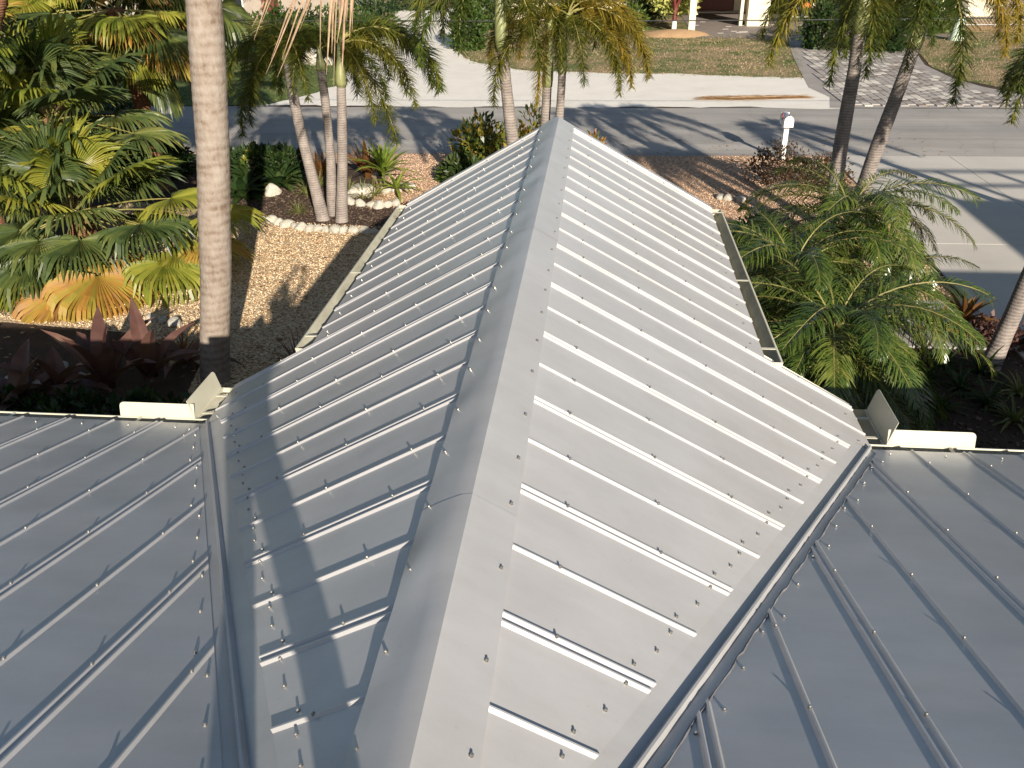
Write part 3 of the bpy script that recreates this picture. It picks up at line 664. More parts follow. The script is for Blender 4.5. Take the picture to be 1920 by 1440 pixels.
MT['shaft'] = simple('green_crownshaft', [(.3, (.16, .18, .07)), (.7, (.27, .28, .12))], 3, .45)
def trunk_obj(parent, pts, r, mat, rings=True, flare=1.3, seed=0, n=16, step=.05, ringamp=.012):
    """bent tapering trunk with leaf-scar rings; pts in world space"""
    pts = [Vector(p) for p in pts]; o = parent.location; r_ = random.Random(seed); P = []; R_ = []
    tot = sum((pts[i+1]-pts[i]).length for i in range(len(pts)-1)); s = 0; ph = r_.uniform(0, 6)
    for i in range(len(pts)-1):
        L = (pts[i+1]-pts[i]).length; k = max(2, int(L/step))
        p0 = pts[max(i-1, 0)]; p3 = pts[min(i+2, len(pts)-1)]
        for j in range(k + (i == len(pts)-2)):
            t = j/k; a, b_ = pts[i], pts[i+1]
            q = .5*((2*a) + (b_-p0)*t + (2*p0-5*a+4*b_-p3)*t*t + (3*a-p0-3*b_+p3)*t**3)
            u = (s+L*t)/tot; base = r[0]+(r[1]-r[0])*u; base *= 1+(flare-1)*math.exp(-u*tot/.28)
            if rings: base *= 1 + ringamp*(1 if (len(P) % 3 == 0) else -.5) + ringamp*1.2*math.sin(s*3.1+L*t*3.1+ph) + r_.uniform(-1, 1)*ringamp*.5
            P.append(q - o); R_.append(base)
        s += L
    b = MB(); b.tube(P, R_, n); return b.obj('trunk', mat, parent, smooth=True)
def place(b_or_me, name, mats, parent, loc, az=0, s=1, tilt=0, roll=0):
    me = b_or_me
    o = bpy.data.objects.new(name, me); C.objects.link(o); o.parent = parent; o.location = Vector(loc) - parent.location
    o.rotation_euler = (roll, tilt, az); o.scale = (s, s, s); return o
def with_mats(mb, name, *mats):
    me = mb.mesh(name)
    for m in mats: me.materials.append(m)
    return me
# ------------------------------------------------------------------ foxtail palms
FOX = {}
for c in range(3):
    FOX[c] = [with_mats(frond_plume(10*c+k, 2.35, e0, e1, 560, .44, .019), 'frond', MT['fox'][c], MT['rachis']) for k, (e0, e1) in enumerate(((1.2, -1.45), (.85, -1.5), (.45, -1.52), (-.1, -1.53)))]
def foxtail(label, px, y0, shaft, top, r, fronds, seed, base=None, group=None):
    """px: trunk in the picture from low to high at depth y0; shaft/top: foot and head of the crownshaft"""
    q = [at_y(a, b_, y0) for a, b_ in px]
    if base is None:
        d = (q[0]-q[min(2, len(q)-1)]); base = q[0] + d*(q[0].z/-d.z) if d.z < 0 else q[0]
    base = Vector((base[0], base[1], 0)); s0 = at_y(*shaft, y0); s1 = at_y(*top, y0)
    root = empty('palm_tree', base, label, 'palm', group)
    trunk_obj(root, [base - UP*.1] + [p for p in q if p.z > .25] + [s0], (r, r*.72), MT['bark_grey'], seed=seed)
    b = MB(); k = 9; P = []; R_ = []
    for i in range(k+1):
        t = i/k; P.append(s0.lerp(s1, t)-base-(s1-s0)*.02); R_.append(r*(.80+.22*math.sin(min(1, t*1.7)*math.pi)**.7*(1-t) - .42*t))
    b.tube(P, R_, 12); b.obj('crownshaft', MT['shaft'], root, smooth=True)
    rr = random.Random(seed)
    for f in fronds:
        az, kind, col, s = f
        place(FOX[col][kind], 'frond', None, root, s1 - UP*(.03+.05*kind*.5), rad(az), s*rr.uniform(.94, 1.06), 0, rr.uniform(-.15, .15))
    return root
# the cluster of three in the mulch bed
foxtail('foxtail palm leaning left over the mulch bed, outermost of three trunks sharing one foot', [(596, 372), (585, 330), (560, 230), (545, 150)], 15.95, (540, 118), (535, 72), .12,
        [(178, 1, 1, .82), (150, 2, 0, .8), (205, 3, 0, .85), (95, 0, 0, .8), (60, 1, 0, .8), (250, 2, 1, .8), (20, 1, 0, .75), (300, 1, 1, .75), (140, 0, 0, .9)], 1, at_z(607, 412))
foxtail('foxtail palm with the middle and slimmest trunk of the three in the mulch bed', [(622, 372), (620, 300), (612, 210), (606, 160)], 16.15, (602, 132), (597, 88), .105,
        [(100, 0, 0, .8), (185, 0, 1, .75), (40, 0, 0, .85), (5, 1, 0, .75), (150, 1, 0, .8), (260, 0, 0, .7)], 2, at_z(625, 402))
foxtail('foxtail palm with upright trunk and green crownshaft, rightmost of three in the mulch bed', [(641, 375), (642, 300), (641, 220), (640, 180)], 15.85, (640, 161), (636, 82), .115,
        [(-10, 1, 1, .9), (-50, 2, 1, .8), (25, 0, 0, 1.0), (12, 0, 0, 1.15), (55, 1, 0, .9), (100, 1, 0, .9), (160, 0, 0, .9), (40, 0, 0, 1.2), (-28, 3, 1, .85)], 3, at_z(640, 415))
# the cluster in front of the gable
foxtail('foxtail palm leaning left with mottled trunk, standing in front of the gable peak', [(966, 300), (958, 240), (950, 170), (945, 120)], 14.4, (942, 92), (932, -60), .125,
        [(170, 1, 0, 1.0), (200, 2, 0, .9), (140, 1, 0, 1.0), (20, 1, 1, .9), (-30, 2, 1, .85), (95, 1, 0, 1), (50, 0, 0, 1), (250, 1, 0, .9), (300, 2, 1, .85)], 4)
foxtail('foxtail palm with dark trunk and swollen crownshaft, middle one in front of the gable peak', [(1022, 300), (1022, 240), (1024, 200), (1025, 180)], 14.6, (1026, 160), (1032, 35), .105,
        [(180, 1, 2, .62), (215, 2, 1, .75), (150, 0, 1, .7), (90, 1, 0, .8), (0, 0, 1, .7), (30, 1, 0, .7), (260, 3, 2, .6)], 5)
foxtail('slim foxtail palm leaning right with bright green crownshaft beside the gable peak', [(1044, 300), (1048, 240), (1051, 190), (1053, 160)], 14.2, (1054, 136), (1066, 22), .085,
        [(0, 1, 2, .78), (-35, 2, 1, .72), (15, 0, 2, .8), (-75, 2, 1, .6), (40, 1, 1, .8), (95, 1, 1, .8), (150, 1, 2, .6), (-15, 2, 2, .7), (70, 0, 1, .8)], 6)
# the pair beside the driveway
foxtail('straight foxtail palm rising behind the feathery date palms, left one of the driveway pair', [(1568, 330), (1577, 270), (1591, 190), (1602, 130)], 15.0, (1612, 60), (1632, -75), .14,
        [(178, 1, 1, .95), (200, 2, 1, .95), (262, 2, 0, .95), (240, 3, 0, .9), (150, 1, 0, .9), (95, 1, 0, .9), (20, 1, 0, .8), (55, 0, 0, .9), (320, 2, 0, .75)], 7)
foxtail('foxtail palm leaning right over the driveway, right one of the pair', [(1614, 365), (1645, 275), (1680, 182), (1700, 128)], 15.2, (1714, 88), (1762, -62), .14,
        [(0, 1, 2, .95), (-25, 2, 2, .85), (25, 1, 1, .95), (-70, 3, 0, .9), (240, 2, 0, .85), (180, 2, 0, .85), (150, 1, 0, .9), (100, 1, 0, .9), (60, 0, 1, .95), (210, 2, 0, .8)], 8)
# palms whose trunk or frond only enters the picture at the right, and which shade the road
foxtail('foxtail palm with leaning grey trunk in the dark bed by the driveway', [(1862, 672), (1885, 622), (1906, 575), (1925, 530), (2005, 350)], 10.37, (2095, 165), (2150, 5), .115,
        [(i*45+10, 1 + i % 2, i % 2, .72) for i in range(8)], 9, at_z(1853, 690))
foxtail('tall foxtail palm at the driveway edge, crown outside the picture', [(2060, 640), (2090, 540), (2110, 450), (2125, 380), (2155, 260)], 10.1, (2195, 110), (2235, -50), .115,
        [(i*45, 1 + i % 2, i % 2, .75) for i in range(8)], 10)
foxtail('foxtail palm beyond the driveway with one green frond hanging over it', [(2070, 420), (2085, 330), (2100, 240), (2108, 200)], 15.5, (2114, 150), (2120, 45), .13,
        [(178, 2, 0, 1.0), (215, 2, 0, .9), (150, 1, 0, 1), (90, 1, 0, 1), (0, 1, 0, 1), (270, 2, 0, .9), (45, 1, 0, 1), (310, 2, 0, 1)], 11)
# ------------------------------------------------------------------ big pale trunk beside the wing
tb = at_z(402, 712)
big = empty('palm_tree', (tb.x, tb.y, 0), 'tall palm with thick pale ringed trunk beside the silver wing', 'palm')
ybig = tb.y
q = [at_y(a, b_, ybig) for a, b_ in ((403, 640), (405, 520), (402, 420), (400, 300), (393, 170), (386, 60), (380, -40), (366, -330))]
trunk_obj(big, [Vector((tb.x, tb.y, -.1))] + q, (.185, .185), MT['bark_pale'], flare=1.03, seed=3, n=28, step=.035, ringamp=.011)
COCO = [with_mats(frond_pinnate(70+k, 3.0, .9-.3*k, -.9, 60, .6, .03, .12, .3, .5), 'frond', MT['fox'][k % 2], MT['rachis']) for k in range(3)]
for i in range(13): place(COCO[i % 3], 'frond', None, big, q[-1]+UP*.05, i*2.4+.5, .95)
def dry_strands(parent, strands, y, w=.012):
    b = MB(); r = random.Random(5)
    for (x0, y0), (x1, y1), ww in strands:
        a = at_y(x0, y0, y+r.uniform(-.15, .15)); c = at_y(x1, y1, y+r.uniform(-.1, .3)); m_ = a.lerp(c, .5) + V3(r.uniform(-.02, .02), 0, r.uniform(.0, .04))
        pts = [a, a.lerp(m_, .5)+V3(0, 0, .01), m_, m_.lerp(c, .5)-V3(0, 0, .005), c]; d = (c-a).normalized(); s = d.cross(V3(0, 1, 0)).normalized(); vs_ = []
        for i, p in enumerate(pts):
            wd = w*ww*(.5, 1, .8, .5, .1)[i]; vs_ += [p - s*wd - parent.location, p + V3(0, -wd*.5, 0) - parent.location, p + s*wd - parent.location]
        b.add(vs_, [f for i in range(4) for f in ((3*i, 3*i+1, 3*i+4, 3*i+3), (3*i+1, 3*i+2, 3*i+5, 3*i+4))])
    return b.obj('dead_frond', MT['dryfrond'], parent)
hub = (600, -150)
st = [((p+(q_+60)*.42, -60), (p, q_), w_) for p, q_, w_ in ((520, 145, 1.2), (508, 112, .9), (473, 50, 1.0), (490, 44, .7), (476, 75, .8), (455, 10, .8), (528, 112, .8), (498, 140, .8), (560, 60, .7), (565, 30, 1))]
st += [((p+(q_+60)*.06+(w_-1)*12, -60), (p, q_), w_) for p, q_, w_ in ((612, 140, 1.2), (640, 165, 1.0), (625, 180, .6), (655, 70, 1.3), (632, 80, 1.4), (645, 95, 1.1), (622, 100, 1.2), (600, 110, .8), (660, 60, .9), (635, 60, 1.6), (650, 40, 1.4))]
b_ = dry_strands(big, st, ybig-.3)
b = MB(); b.tube([q[-1]-big.location, at_y(440, -330, ybig-.2)-big.location, at_y(520, -120, ybig-.3)-big.location, at_y(600, -58, ybig-.3)-big.location, at_y(690, -50, ybig-.3)-big.location], [.03, .026, .02, .016, .006], 6); b.obj('dead_stalk', MT['dryfrond'], big)
# ------------------------------------------------------------------ feathery date palms right of the wing
PHX = [with_mats(frond_pinnate(100+k, 1.45, e0, e1, 78, .30, .0105, .12, .35, .5, .75), 'frond', MT['phx'], MT['rachis']) for k, (e0, e1) in enumerate(((1.3, -.5), (1.0, -.9), (.7, -1.1), (.3, -1.2), (-.1, -1.2)))]
def date_palm(px, py, zc, label, n, s, seed, lean=(0, 0), skip=()):
    c = at_z(px, py, zc); base = Vector((c.x+lean[0], c.y+lean[1], 0)); root = empty('date_palm', base, label, 'palm', 'feathery date palms beside the wing')
    trunk_obj(root, [base-UP*.1, base.lerp(c, .5)+V3(.03, .02, 0), c], (.07, .085), MT['bark_red'], seed=seed, flare=1.2, n=10, ringamp=.04)
    r = random.Random(seed)
    for i in range(n):
        k = min(4, int(i/n*5)); place(PHX[k], 'frond', None, root, c+UP*(.1-.03*k), i*2.39996+r.uniform(-.25, .25), s*r.uniform(.88, 1.08), 0, r.uniform(-.2, .2))
    return root
date_palm(1588, 425, 1.55, 'feathery date palm with the widest crown, behind the others next to the driveway', 40, 1.2, 21)
date_palm(1484, 525, 1.5, 'feathery date palm crowding the gutter of the silver wing', 36, 1.05, 22)
date_palm(1560, 640, 1.35, 'lower feathery date palm arching over the front path', 38, 1.15, 23)
date_palm(1490, 672, 1.0, 'low feathery date palm under the gutter at the foot of the wing', 28, .95, 25)
date_palm(1640, 560, .95, 'small feathery date palm between its taller neighbours and the front path', 24, .9, 24)
# ------------------------------------------------------------------ fan palms left of the pale trunk
def fan_palm(label, crown, base, rt, fans, seed, bark='bark_red'):
    """fans: (azimuth deg, elevation deg, petiole, radius, colour, droop)"""
    c = Vector(crown); base = Vector(base); root = empty('fan_palm', base, label, 'palm', None)
    trunk_obj(root, [base-UP*.1, base.lerp(c, .5)+V3(.04, -.03, 0), c+UP*.05], (rt, rt*.85), MT[bark], seed=seed, n=14, ringamp=.05)
    for i, (az, el, pl, R_, col, dr) in enumerate(fans):
        a, e = rad(az), rad(el); d = V3(math.cos(a)*math.cos(e), math.sin(a)*math.cos(e), math.sin(e))
        me = with_mats(fan_leaf(seed*100+i, V3(0, 0, 0), d, pl, R_, 50, random.Random(seed*7+i).uniform(1.9, 2.35), dr), 'fan_leaf', MT['fan'][col], MT['rachis'])
        place(me, 'fan_leaf', None, root, c)
    return root
def ring(n, seed, els, pl=(.7, 1.1), R_=(.55, .75), cols=(0, 0, 0, 1), dr=(.35, .8)):
    r = random.Random(seed); out = []
    for i in range(n):
        el = els[0] + (els[1]-els[0])*(i+.5)/n + r.uniform(-8, 8)
        out.append(((i*137.5+r.uniform(-15, 15)) % 360, el, r.uniform(*pl), r.uniform(*R_), r.choice(cols), r.uniform(*dr) + (.25 if el < 0 else 0)))
    return out
def hero(crown, hx, hy, yd, R_, col, dr):
    h = at_y(hx, hy, yd); d = h - crown; return (math.degrees(math.atan2(d.y, d.x)), math.degrees(math.asin(d.z/d.length)), d.length, R_, col, dr)
c1 = at_y(135, 400, 13.0)
f1 = ring(26, 31, (75, -20), (.75, 1.15), (.62, .8), (0, 0, 0, 1))
f1 += [hero(c1, 183, 515, 11.7, 1.0, 2, 2.4), hero(c1, 262, 420, 12.4, .85, 0, 1.3), hero(c1, 60, 480, 11.9, .9, 0, 1.7), hero(c1, 320, 372, 12.9, .72, 1, .35), hero(c1, 235, 330, 12.6, .68, 1, .3),
       hero(c1, 20, 345, 12.2, .75, 1, .5), hero(c1, 120, 500, 12.3, .7, 1, .9), hero(c1, 385, 458, 12.9, .62, 2, .5), hero(c1, 330, 470, 12.6, .75, 1, .9), hero(c1, 215, 500, 12.4, .7, 2, .9), hero(c1, -60, 500, 12.3, .7, 1, .8), hero(c1, 20, 540, 11.6, .9, 1, 2.0), hero(c1, 120, 545, 11.4, .9, 2, 2.2), hero(c1, 310, 490, 12.2, .85, 1, 1.9), hero(c1, 400, 400, 13.2, .7, 1, .6), hero(c1, 150, 450, 12.0, .8, 0, .8)]
fan_palm('broad fan palm with an orange dying leaf hanging towards the red cordylines', c1, (c1.x-.1, c1.y+.2, 0), .16, f1, 1)
c2 = at_y(95, 225, 14.6)
f2 = ring(24, 32, (80, -35), (.8, 1.2), (.6, .8), (0, 0, 0, 1)) + [hero(c2, 130, 185, 13.6, .75, 0, .25), hero(c2, 250, 250, 14.0, .7, 0, .55), hero(c2, 60, 130, 14, .7, 0, .3)]
fan_palm('fan palm with dark green upright leaves in the middle of the left thicket', c2, (c2.x, c2.y+.3, 0), .16, f2, 2)
c3 = at_y(215, 20, 17.5)
f3 = ring(22, 33, (50, -75), (.8, 1.25), (.65, .85), (0, 0, 1, 2), (.7, 1.0)) + [hero(c3, 228, 32, 16.6, .85, 1, .9), hero(c3, 290, 60, 17, .8, 0, .9), hero(c3, 130, 40, 16.8, .75, 1, .9)]
fan_palm('tall fan palm with brown-tipped hanging leaves at the back of the left thicket', c3, (c3.x, c3.y+.4, 0), .17, f3, 3)
c4 = at_y(330, -60, 21)
fan_palm('shaded fan palm near the road behind the pale trunk', c4, (c4.x, c4.y-.2, 0), .17, ring(22, 34, (40, -80), (.9, 1.4), (.75, 1.0), (0,), (.8, 1.0)), 4)
c5 = at_y(-110, 140, 14.2)
fan_palm('fan palm at the outer edge of the left thicket', c5, (c5.x, c5.y+.2, 0), .16, ring(30, 35, (70, -60), (.8, 1.3), (.65, .85), (0, 0, 1, 2)), 5)
c6 = at_y(40, -70, 19.5)
fan_palm('fan palm with dry yellow skirt behind the red-barked trunk', c6, (c6.x, c6.y, 0), .17, ring(20, 36, (30, -80), (.9, 1.3), (.7, .95), (0, 1, 2), (.8, 1.0)), 6)
t = empty('palm_tree', at_y(-4, 100, 12.2)*1, 'palm with reddish fibrous trunk at the edge of the left thicket', 'palm'); p0 = at_y(-150, 420, 12.2); t.location = (p0.x-.5, p0.y, 0)
trunk_obj(t, [V3(p0.x-.5, p0.y, -.1), p0, at_y(-45, 120, 12.2), at_y(-8, 0, 12.2), at_y(30, -160, 12.2), at_y(60, -380, 12.2)], (.17, .15), MT['bark_red'], seed=8, n=14, ringamp=.05)
for i in range(11): place(COCO[i % 3], 'frond', None, t, at_y(60, -380, 12.2), i*2.4, .9)
# ------------------------------------------------------------------ shrubs and bedding plants
MT['bushgreen'] = leafy('hedge_green', [(.05, (.02, .045, .01)), (.5, (.055, .10, .018)), (.9, (.15, .19, .04))], .45)
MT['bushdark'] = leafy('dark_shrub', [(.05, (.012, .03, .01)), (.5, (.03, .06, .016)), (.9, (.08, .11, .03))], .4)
MT['croton'] = leafy('croton_mix', [(.05, (.02, .05, .012)), (.4, (.07, .11, .02)), (.6, (.30, .26, .04)), (.8, (.38, .17, .04)), (.95, (.16, .03, .02))], .35)
MT['variegated'] = leafy('variegated_leaf', [(.05, (.10, .16, .03)), (.4, (.32, .36, .08)), (.8, (.52, .50, .18))], .4)
MT['redbush'] = leafy('bronze_shrub', [(.05, (.02, .02, .01)), (.5, (.07, .045, .02)), (.9, (.16, .07, .035))], .45)
MT['cordyline'] = leafy('red_cordyline', [(.05, (.045, .023, .02)), (.45, (.12, .058, .048)), (.75, (.20, .11, .085)), (.95, (.32, .21, .15))], .4, .35, 2)
MT['ti_green'] = leafy('ti_green', [(.05, (.05, .10, .02)), (.5, (.15, .22, .03)), (.9, (.32, .34, .06))], .35, .4)
MT['ti_bronze'] = leafy('ti_bronze', [(.05, (.08, .035, .015)), (.5, (.19, .085, .03)), (.9, (.30, .17, .05))], .4, .4)
MT['liriope'] = leafy('striped_strap', [(.05, (.06, .08, .02)), (.5, (.16, .17, .05)), (.9, (.36, .32, .12))], .5)
MT['wood'] = simple('grey_stem', [(.3, (.12, .09, .07)), (.7, (.25, .20, .16))], 8, .85)
def shrub(name, label, loc, r3, n, size, mat, seed, cat='shrub', group=None, stems=5, lump=6, asp=.55, lift=0):
    loc = Vector(loc); root = empty(name, (loc.x, loc.y, 0), label, cat, group)
    V, F = shrub_leaves(seed, *r3, n, size, lump, asp=asp); V[:, 2] += lift
    link('foliage', np_mesh('foliage', V, F), MT[mat], root)
    r = random.Random(seed); b = MB()
    for i in range(stems):
        a = r.uniform(0, 6.28); e = V3(math.cos(a)*r3[0]*.5, math.sin(a)*r3[1]*.5, lift + r3[2]*r.uniform(.6, 1.0)); b.tube([(math.cos(a)*.03, math.sin(a)*.03, -.03), e*.5+V3(0, 0, .05), e], [.018*r3[2]+.008, .012, .006], 5)
    b.obj('stems', MT['wood'], root); return root
def rosette(name, label, loc, n, L, wd, mat, seed, e=(.2, 1.35), arch=.3, group=None, cat='plant', stem=0, scale=1, fold=.25, segs=4):
    loc = Vector(loc); root = empty(name, (loc.x, loc.y, 0), label, cat, group)
    for b in strap_rosette(seed, n, L, wd, e, arch, segs, fold):
        o = b.obj('leaf', MT[mat], root); o.location = (0, 0, stem)
    b = MB(); b.tube([(0, 0, -.03), (0.01, 0, stem+.06)], [.025, .03], 6); b.obj('stem', MT['wood'], root); return root
# left of the triple palm: dark leafy clump
for i, (px, py, n_, lab) in enumerate(((470, 345, 15, 'dark lobed clump with an orange shoot beside the pale trunk'), (525, 352, 14, 'dark lobed clump between the pale trunk and the triple palm'), (455, 372, 11, 'low dark clump at the foot of the pale trunk by the mulch'))):
    root = rosette('lobed_clump', lab, at_z(px, py), 26, .75, .20, 'bushdark', 200+i, (.15, 1.2), .28, 'dark lobed clumps')
for i, (px, py, lab) in enumerate(((455, 330, 'dark shrub mass behind the pale trunk'), (535, 340, 'dark shrub near the road beyond the lobed clump'), (495, 325, 'dark shrub at the road edge behind the lobed clumps'))):
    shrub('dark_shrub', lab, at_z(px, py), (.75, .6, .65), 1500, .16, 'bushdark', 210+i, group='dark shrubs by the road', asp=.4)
shrub('croton', 'small orange croton shoot among the dark clumps', at_z(478, 345), (.22, .22, .75), 160, .16, 'croton', 214)
for i, (px, py) in enumerate(((600, 350), (680, 372), (655, 365), (700, 368), (575, 365))):
    rosette('striped_tuft', 'striped strap-leaf tuft near the triple palm', at_z(px, py), 34, .45, .028, 'liriope', 220+i, (.3, 1.4), .3, 'striped tufts round the triple palm')
rosette('ti_plant', 'bright lime strap-leaf plant with broad arching leaves at the road edge', at_z(722, 352), 26, .85, .085, 'ti_green', 230, (.25, 1.4), .26, stem=.35)
rosette('ti_plant', 'second lime strap-leaf plant leaning over the border rocks', at_z(745, 366), 16, .7, .075, 'ti_green', 231, (.0, 1.1), .3, stem=.15)
rosette('bromeliad', 'bronze upright bromeliad behind the lime strap-leaf plant', at_z(690, 335), 13, .95, .14, 'ti_bronze', 232, (.8, 1.45), .12)
rosette('bromeliad', 'dark bronze bromeliad between the palm trunks', at_z(602, 340), 12, .8, .11, 'ti_bronze', 233, (.8, 1.45), .12)
rosette('bromeliad', 'olive broad-leaf bromeliad beside the lime strap-leaf plant', at_z(715, 330), 11, .9, .17, 'ti_green', 234, (.8, 1.45), .15)
rosette('lily_tuft', 'fine dry grass tuft on the mulch left of the triple palm', at_z(560, 400), 60, .33, .012, 'liriope', 235, (.2, 1.4), .3)
# by the gable peak
shrub('croton', 'big croton hedge with orange shoots left of the gable peak', at_z(905, 340), (.85, .7, 1.25), 1900, .17, 'croton', 240, asp=.38, lump=8)
shrub('glossy_shrub', 'glossy green shrub at the foot of the croton hedge', at_z(872, 352), (.55, .5, .7), 1100, .15, 'bushdark', 241, asp=.38)
shrub('croton', 'yellow-tipped croton directly behind the gable peak', at_z(990, 345), (.75, .6, 1.55), 1500, .17, 'croton', 242, asp=.36, lump=8)
shrub('croton', 'orange-tipped croton peeking over the right roof slope', at_z(1115, 345), (.35, .35, 1.1), 700, .14, 'croton', 243, asp=.36)
shrub('glossy_shrub', 'low green shrub beside the left wing gutter', at_z(838, 342), (.35, .3, .4), 500, .13, 'bushgreen', 244, asp=.4)
# right: bronze shrub behind the date palms, mailbox foot
shrub('bronze_shrub', 'wiry bronze shrub at the foot of the mailbox', at_z(1455, 345), (.95, .6, .8), 1700, .07, 'redbush', 250, lump=9)
shrub('bronze_shrub', 'wiry bronze shrub around the foxtail palm foot', at_z(1545, 352), (.9, .6, .75), 1500, .07, 'redbush', 251, lump=9)
shrub('dark_shrub', 'dark low shrub under the date palms near the gutter', at_z(1425, 470), (.7, .7, .6), 1300, .10, 'bushdark', 252)
# red cordylines by the left eave
for i, (px, py, n_, L, wd, lab, e) in enumerate(((205, 735, 9, 1.05, .25, 'broad-leaved red cordyline under the orange fan leaf', (.75, 1.45)), (285, 715, 7, 1.15, .23, 'red cordyline with one tall leaf catching the sun', (.7, 1.35)), (120, 745, 8, .85, .22, 'drooping red cordyline beside the dark clump', (.5, 1.3)), (40, 770, 9, 1.0, .25, 'bronze cordyline in the shade near the eave', (.4, 1.2)), (345, 690, 5, .9, .16, 'slender red cordyline next to the pale trunk', (.3, .9)))):
    rosette('red_cordyline', lab, at_z(px, py), n_, L, wd, 'cordyline', 260+i, e, .17, 'red cordylines by the left eave', segs=6, stem=.05)
rosette('pink_bromeliad', 'small pink star bromeliad in the shade', at_z(88, 735), 16, .2, .03, 'cordyline', 270, (.2, 1.2), .2, stem=.35)
rosette('red_tuft', 'reddish grassy tuft on the gravel beside the left wing gutter', at_z(560, 690), 40, .5, .022, 'cordyline', 271, (.3, 1.4), .2)
rosette('dry_frond_tuft', 'dry brown grassy tuft at the foot of the pale trunk', at_z(345, 665), 46, .55, .02, 'ti_bronze', 272, (.1, 1.1), .25)
for i in range(9):
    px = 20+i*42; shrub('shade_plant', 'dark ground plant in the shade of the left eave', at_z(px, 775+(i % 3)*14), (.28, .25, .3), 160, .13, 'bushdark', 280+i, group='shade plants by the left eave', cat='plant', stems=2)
# right dark bed
rosette('ti_plant', 'bronze ti plant standing in front of the path', at_z(1795, 640), 22, .48, .085, 'ti_bronze', 290, (.15, 1.4), .16, stem=.32)
rosette('ti_plant', 'darker bronze ti plant left of the path', at_z(1745, 650), 18, .45, .07, 'ti_bronze', 291, (.1, 1.3), .2, stem=.22)
for i, (px, py) in enumerate(((1700, 690), (1730, 715), (1770, 690), (1690, 740), (1800, 730), (1850, 760), (1900, 790), (1760, 770), (1840, 700), (1910, 740))):
    rosette('bed_tuft', 'dark strap-leaf tuft in the shaded bed by the path', at_z(px, py), 24, .42, .04, 'liriope' if i % 3 == 0 else 'bushdark', 300+i, (.1, 1.3), .3, 'tufts in the shaded bed')
for i, (px, py, lab) in enumerate(((1890, 655, 'deep red low shrub right of the leaning palm trunk'), (1838, 640, 'small deep red shrub at the path corner'))):
    shrub('red_shrub', lab, at_z(px, py), (.45, .35, .3), 600, .08, 'cordyline', 320+i, lump=6)
# ------------------------------------------------------------------ border rocks
MT['rock'] = simple('pale_limestone', [(.3, (.42, .38, .30)), (.55, (.60, .56, .47)), (.8, (.70, .67, .59))], 6, .85, .8, 14, bdist=.04)
def rock_mesh(seed):
    bm_ = bmesh.new(); bmesh.ops.create_icosphere(bm_, subdivisions=3, radius=1); r = random.Random(seed)
    ph = [(V3(r.gauss(0, 1), r.gauss(0, 1), r.gauss(0, 1)).normalized(), r.uniform(.55, .9)) for _ in range(11)]
    for v in bm_.verts:
        n_ = v.co.normalized(); d = 1
        for a, k in ph: 
            q_ = n_.dot(a)
            if q_ > k*.75: d = min(d, k*.98/max(q_, .2)+.06)
        v.co = n_*d*(1+.04*math.sin(7*n_.x+seed)*math.sin(6*n_.y))
    me = bpy.data.meshes.new('border_rock'); bm_.to_mesh(me); bm_.free(); me.materials.append(MT['rock']); me.shade_smooth(); return me
ROCKS = [rock_mesh(i) for i in range(6)]
rr = random.Random(12)
def rock(px, py, w_, label, group, hgt=.7):
    p = at_z(px, py); o = bpy.data.objects.new('border_rock', ROCKS[rr.randrange(6)]); C.objects.link(o); s = w_/2
    o.scale = (s*rr.uniform(.9, 1.15), s*rr.uniform(.7, 1.0), s*hgt*rr.uniform(.8, 1.1)); o.location = (p.x, p.y, o.scale[2]*.45); o.rotation_euler = (rr.uniform(-.2, .2), rr.uniform(-.2, .2), rr.uniform(0, 6))
    return tag(o, label, 'rock', group)
line = [(447, 401), (462, 405), (478, 409), (494, 413), (508, 416), (524, 421), (538, 425), (551, 427), (566, 430), (582, 433), (597, 433), (611, 434), (628, 436), (645, 436), (662, 436), (686, 437), (700, 438)]
for i, (px, py) in enumerate(line): rock(px, py, rr.uniform(.20, .33), 'pale limestone rock in the curved border between gravel and mulch', 'rocks of the curved gravel border')
for px, py, w_ in ((656, 382, .3), (676, 386, .28), (697, 387, .25), (712, 389, .3), (728, 388, .25), (742, 384, .28)): rock(px, py, w_, 'small pale rock in the row behind the triple palm', 'rocks behind the triple palm')
for px, py, w_ in ((724, 362, .32), (745, 358, .4), (760, 352, .3), (770, 356, .3)): rock(px, py, w_, 'pale rock in front of the lime strap-leaf plant', 'rocks under the lime plant')
rock(675, 366, .85, 'largest pale boulder, right of the triple palm', None, .5)
rock(512, 365, .42, 'lone upright pale rock on the mulch by the dark clumps', None, .9)
for px, py in ((110, 690), (150, 715), (235, 505), (250, 600), (285, 603), (305, 606), (330, 610), (60, 700), (20, 720)): rock(px, py, rr.uniform(.2, .3), 'pale rock half hidden under the fan palms', 'rocks under the fan palms')
for px, py in ((1365, 375), (1390, 378), (1410, 380), (1350, 372)): rock(px, py, .25, 'pale rock at the edge of the bed right of the gable', 'rocks right of the gable')
